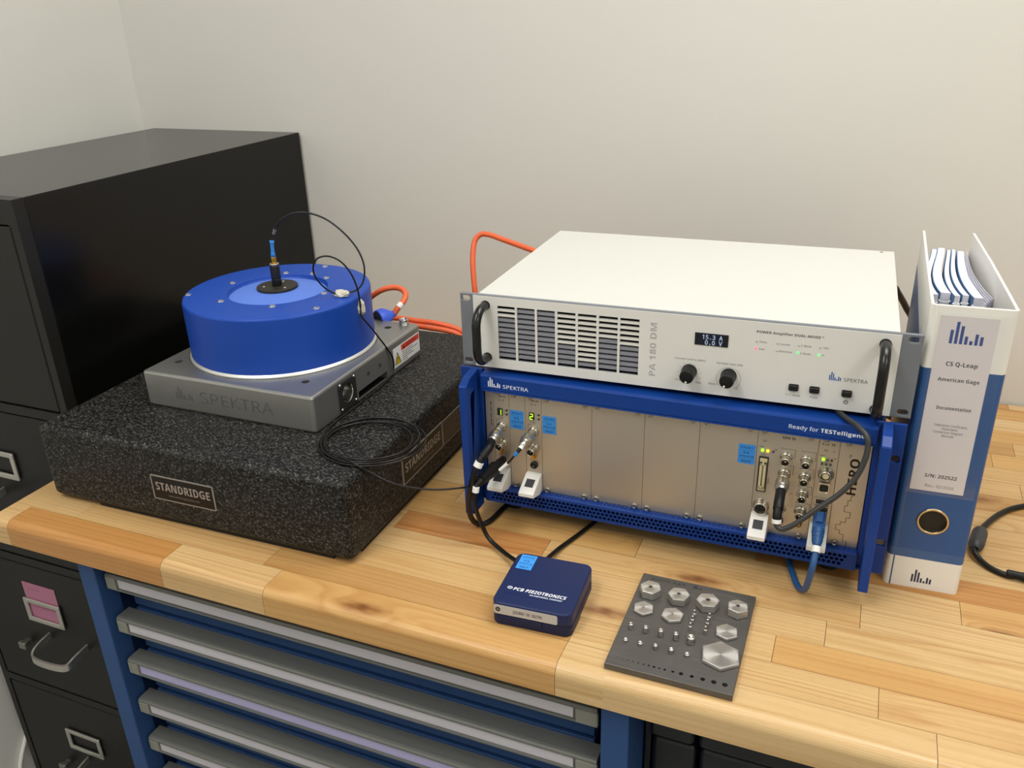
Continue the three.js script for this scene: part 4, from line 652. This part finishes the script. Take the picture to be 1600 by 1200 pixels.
[['thin hexagonal steel adapter with small hole, nearest the left edge of the plate', -45, -13.6, .0112, .0032, .0013, .35], ['thin hexagonal steel adapter with small hole, left of the upright pins', -14.6, -12.8, .0118, .0036, .0013, .61], ['thin solid hexagonal steel disc, right of the upright pins', 41.4, -6, .0118, .0036, 0, .35], ['large solid hexagonal steel disc with shiny turned face', 41.6, 30.4, .0196, .0042, 0, .35]]
  .forEach(([l, x, z, R, h, b, ph]) => loose('hex_adapter', l, 'adapter', x, z, 'hexagonal adapters on the steel plate', (t) => hexAdapter(t, R, h, b, ph)));
const stud = (t, r, h, head) => { part('stud_body', lathe([[.0001, 0], [r, 0], [r, h * .35], [r * .8, h * .4], [r, h * .5], [r * .85, h * .6], [r, h * .7], [r, h * .92], [r * .8, h], [r * .45, h], [r * .4, h * .75], [.0001, h * .75]], 18), M.steelBright, t); };
const ord = ['leftmost', 'second from left', 'middle', 'fourth from left', 'rightmost'];
[[-49.6, .0026, .0066], [-34.3, .0027, .0070], [-19.1, .0029, .0076], [-3.9, .0028, .0078], [10.9, .0042, .0080]].forEach(([x, r, h], i) => loose('threaded_stud', `${ord[i]} threaded stud in the back row of five studs on the plate`, 'stud', x, 19.2, 'back row of studs', (t) => stud(t, r, h)));
[[-49.5, .0025, .0032], [-34.7, .0026, .0034], [-19.5, .0024, .0050], [-4, .0027, .0048], [11.4, .0028, .0036]].forEach(([x, r, h], i) => loose('set_screw', `${ord[i]} tiny set screw in the front row of five on the plate`, 'screw', x, 39.4, 'front row of set screws', (t) => stud(t, r, h)));
const pinAt = ['back', 'middle', 'front'];
[[6.1, 'left'], [21.3, 'right']].forEach(([x, s]) => [-21.4, -11.6, -.4].forEach((z, i) => loose('adapter_pin', `${pinAt[i]} upright steel pin in the ${s} column of three pins`, 'pin', x, z, 'upright pins on the plate', (t) => { part('pin_shaft', lathe([[.0001, 0], [.0014, 0], [.0014, .0080], [.0010, .0087], [.0001, .0087]], 14), M.steelBright, t); part('pin_collar', lathe([[.0014, .0030], [.0023, .0030], [.0023, .0046], [.0014, .0046]], 14), M.steelBright, t); })));

// ------------------------------------------------------------------ binder
const BD = { x: .3141, z: .5347, yaw: .0344, w: .0738, d: .2926, h: .318 };
{
  const { w, d, h } = BD, t = thing('binder', 'tall white and blue lever-arch binder with printed spine beside the rack', 'binder', [BD.x, 0, BD.z], BD.yaw);
  const B = .0028, lean = .0072;
  const sp = canvasTex(440, 1896, (g, W, H) => {
    const X = (u) => u / 73.8 * W, Y = (hh) => H - hh / 318 * H, P = H / 318;
    g.fillStyle = '#ebe9e3'; g.fillRect(0, 0, W, H); g.fillStyle = '#26528c'; g.fillRect(0, Y(254.3), W, (254.3 - 37.4) * P);
    g.fillStyle = '#3c5f93'; g.fillRect(0, Y(48), W, 10.6 * P);
    logo(g, X(27), Y(7.6), 19.6 / 73.8 * W, 15.6 * P, '#23304f');
    g.fillStyle = '#3f5d8e'; g.fillRect(X(6.4), Y(121), W * .02, 132 * P); g.fillRect(X(6.4), Y(117.6), X(69.6) - X(6.4), 1.4 * P);
  });
  const lab = canvasTex(400, 1500, (g, W, H) => {
    const u0 = 9.6, u1 = 59.2, a = 120.4, b = 309, X = (u) => (u - u0) / (u1 - u0) * W, Y = (hh) => H - (hh - a) / (b - a) * H, P = H / (b - a);
    g.fillStyle = '#dad4d6'; g.fillRect(0, 0, W, H);
    logo(g, X(20), Y(281.5), 28.6 / (u1 - u0) * W, 22 * P, '#27488c');
    const L = (s, u, hh, px, wmm, o = {}) => text(g, s, X(u), Y(hh), px * P, { color: '#2b2a2e', align: 'center', width: wmm * W / (u1 - u0), ...o });
    L('CS Q-Leap', 34.8, 258.6, 6, 28, { bold: true }); L('American Gage', 34.8, 242.4, 5.2, 36.5, { bold: true }); L('Documentation', 35.3, 212.6, 5, 31, { bold: true });
    L('Calibration Certificates', 35.6, 194.4, 3.6, 29.5); L('Datasheets', 35.4, 190.6, 3.6, 14.5); L('Connection Diagram', 34.6, 186.8, 3.6, 27); L('Manuals', 34.8, 183, 3.6, 11);
    L('S/N: 202522', 36, 136.4, 5.4, 30, { bold: true }); L('Rev.: 02/2026', 36.2, 125, 4.6, 27, { color: '#55545a' });
  });
  const plan = (o) => { const l = [], q = .0055; for (let i = 0; i <= 6; i++) { const a = i / 6 * Math.PI / 2; l.push([q - (q - o) * Math.cos(a), -q + (q - o) * Math.sin(a)]); } for (let i = 6; i >= 0; i--) { const a = i / 6 * Math.PI / 2; l.push([w - q + (q - o) * Math.cos(a), -q + (q - o) * Math.sin(a)]); } return l; };
  let sb = new Brush(extY([...plan(0), ...plan(B).reverse()], 0, h)); sb.updateMatrixWorld();
  const cu = new Brush(cyl('z', .0370, .0850, -.02, .0135, .0135, .04, 36)); cu.updateMatrixWorld(); const ev = new Evaluator(); ev.useGroups = false; sb = ev.evaluate(sb, cu, SUBTRACTION);
  const spine = part('spine', uvXY(sb.geometry, 0, w, 0, h), mapped(sp, .34), t);
  part('hole_lining', cyl('z', .0370, .0850, -.0045, .0150, .0150, .0015, 36), M.port, spine);
  part('spine_label', uvXY(box(.0096, .0592, .1204, .3090, -.0001, .0004), .0096, .0592, .1204, .3090), mapped(lab, .5), spine);
  part('label_pocket', box(.0066, .0694, .1165, .3115, .00045, .00075), new THREE.MeshPhysicalMaterial({ color: 0xffffff, transmission: 1, thickness: 0, roughness: .12, ior: 1.4 }), spine, 'clear pocket over the spine label');
  part('finger_ring', latheZ([[.0128, -.0030], [.0128, .0006], [.0136, .0014], [.0150, .0012], [.0154, .0002], [.0154, 0]], .0370, .0850, 0, 44), M.ring, spine);
  const sideTex = canvasTex(512, 512, (g, W, H) => { g.fillStyle = '#e6e4de'; g.fillRect(0, 0, W, H); g.fillStyle = '#26528c'; g.beginPath(); g.moveTo(0, H - 37 / 318 * H); g.lineTo(0, H - 254 / 318 * H); g.lineTo(W * .70, H - 270 / 318 * H); g.lineTo(W, H - 276 / 318 * H); g.lineTo(W, H - 37 / 318 * H); g.fill(); g.fillStyle = '#8a8a84'; for (let i = 0; i < 4; i++) { g.beginPath(); g.ellipse(W * (.2 + i * .1), H * (.25 + i * .08), 6, 60, .3, 0, 7); g.fill(); } });
  for (const s of [0, 1]) {
    const pts = s ? [[w - B, -.0027], [w, -.0027], [w - lean * .4, -d * .55], [w - lean, -d], [w - lean - B, -d], [w - lean * .4 - B, -d * .55]]   : [[0, -.0027], [B, -.0027], [lean * .6 + B, -d * .55], [lean * 1.2 + B, -d], [lean * 1.2, -d], [lean * .6, -d * .55]];
    const g = extY(pts.map(([x, z]) => [x, z - B]), 0, h, [], .0004);
    part('cover', uvBy(g, (x, y, z) => [-z / d, y / h]), mapped(sideTex, .4), t);
  }
part('edge_strip', extY([...plan(.0006), ...plan(B - .0006).reverse()], h - .0001, h + .0005), M.binderWhite, t);
}
// booklets and sheet protectors standing in the binder
{
  const c = Math.cos(BD.yaw), s = Math.sin(BD.yaw), at = (u, y, v) => [BD.x + u * c + v * s, y, BD.z - u * s + v * c];
  const slab = (f0, f1, r0, r1, u, dv, len, y0, y1) => {   // plan: left and right edge at the front (f) and at the back (r), bent sideways in between
    const L = [], R = [], n = 18, bend = (q) => -.0072 * Math.sin(Math.PI * Math.pow(q, .85)) * (1 - .25 * q);
    for (let i = 0; i <= n; i++) { const q = i / n, e = q * q * (3 - 2 * q), z = dv - len * q; L.push([f0 + (r0 - f0) * e + bend(q) - u, z]); R.unshift([f1 + (r1 - f1) * e + bend(q) - u, z]); }
    return extY([...L, ...R], y0, y1);
  };
  const words = ['leftmost thin', 'second from the left', 'middle', 'fourth from the left', 'rightmost thick'];
  [[.0105, .0165, .0215, .0275, -.106], [.0185, .0290, .0288, .0372, -.114], [.0312, .0372, .0384, .0428, -.106], [.0392, .0458, .0440, .0482, -.110], [.0490, .0590, .0494, .0575, -.104]].forEach(([f0, f1, r0, r1, v], i) => {
    const t = thing('booklet', `${words[i]} spiral-bound booklet of five standing inside the binder`, 'booklet', at(f0, .012, v), BD.yaw, 'booklets in the binder'), th = f1 - f0;
    part('pages', slab(f0 + .0008, f1, r0 + .0008, r1, f0, 0, .188, 0, .284), M.paper, t); part('back_cover', slab(f0, f0 + .0007, r0, r0 + .0007, f0, .0004, .188, 0, .2843), M.paperBlue, t);
    const rings = []; for (let k = 0; k < 8; k++) rings.push(new THREE.TorusGeometry(th * .55, .0005, 6, 14).rotateX(Math.PI / 2).scale(1, 1, .7).translate(th * .5, .276 - k * .0085, .0024));
    part('spiral_binding', merge(rings), M.bandWhite, t);
  });
  const t = thing('sheet_protectors', 'stack of clear sheet protectors standing at the right inside the binder', 'sheets', at(.0600, .012, -.096), BD.yaw);
  for (let k = 0; k < 5; k++) part('sheet', slab(.0600 + k * .0018, .0606 + k * .0018, .0582 + k * .0008, .0586 + k * .0008, .0600, -.003 * k, .19, 0, .281 + .0006 * k), M.sheet, t);
}

clear();
scene.traverse((o) => { if (o.isLight) o.castShadow = true; });
renderer.render(scene, camera);
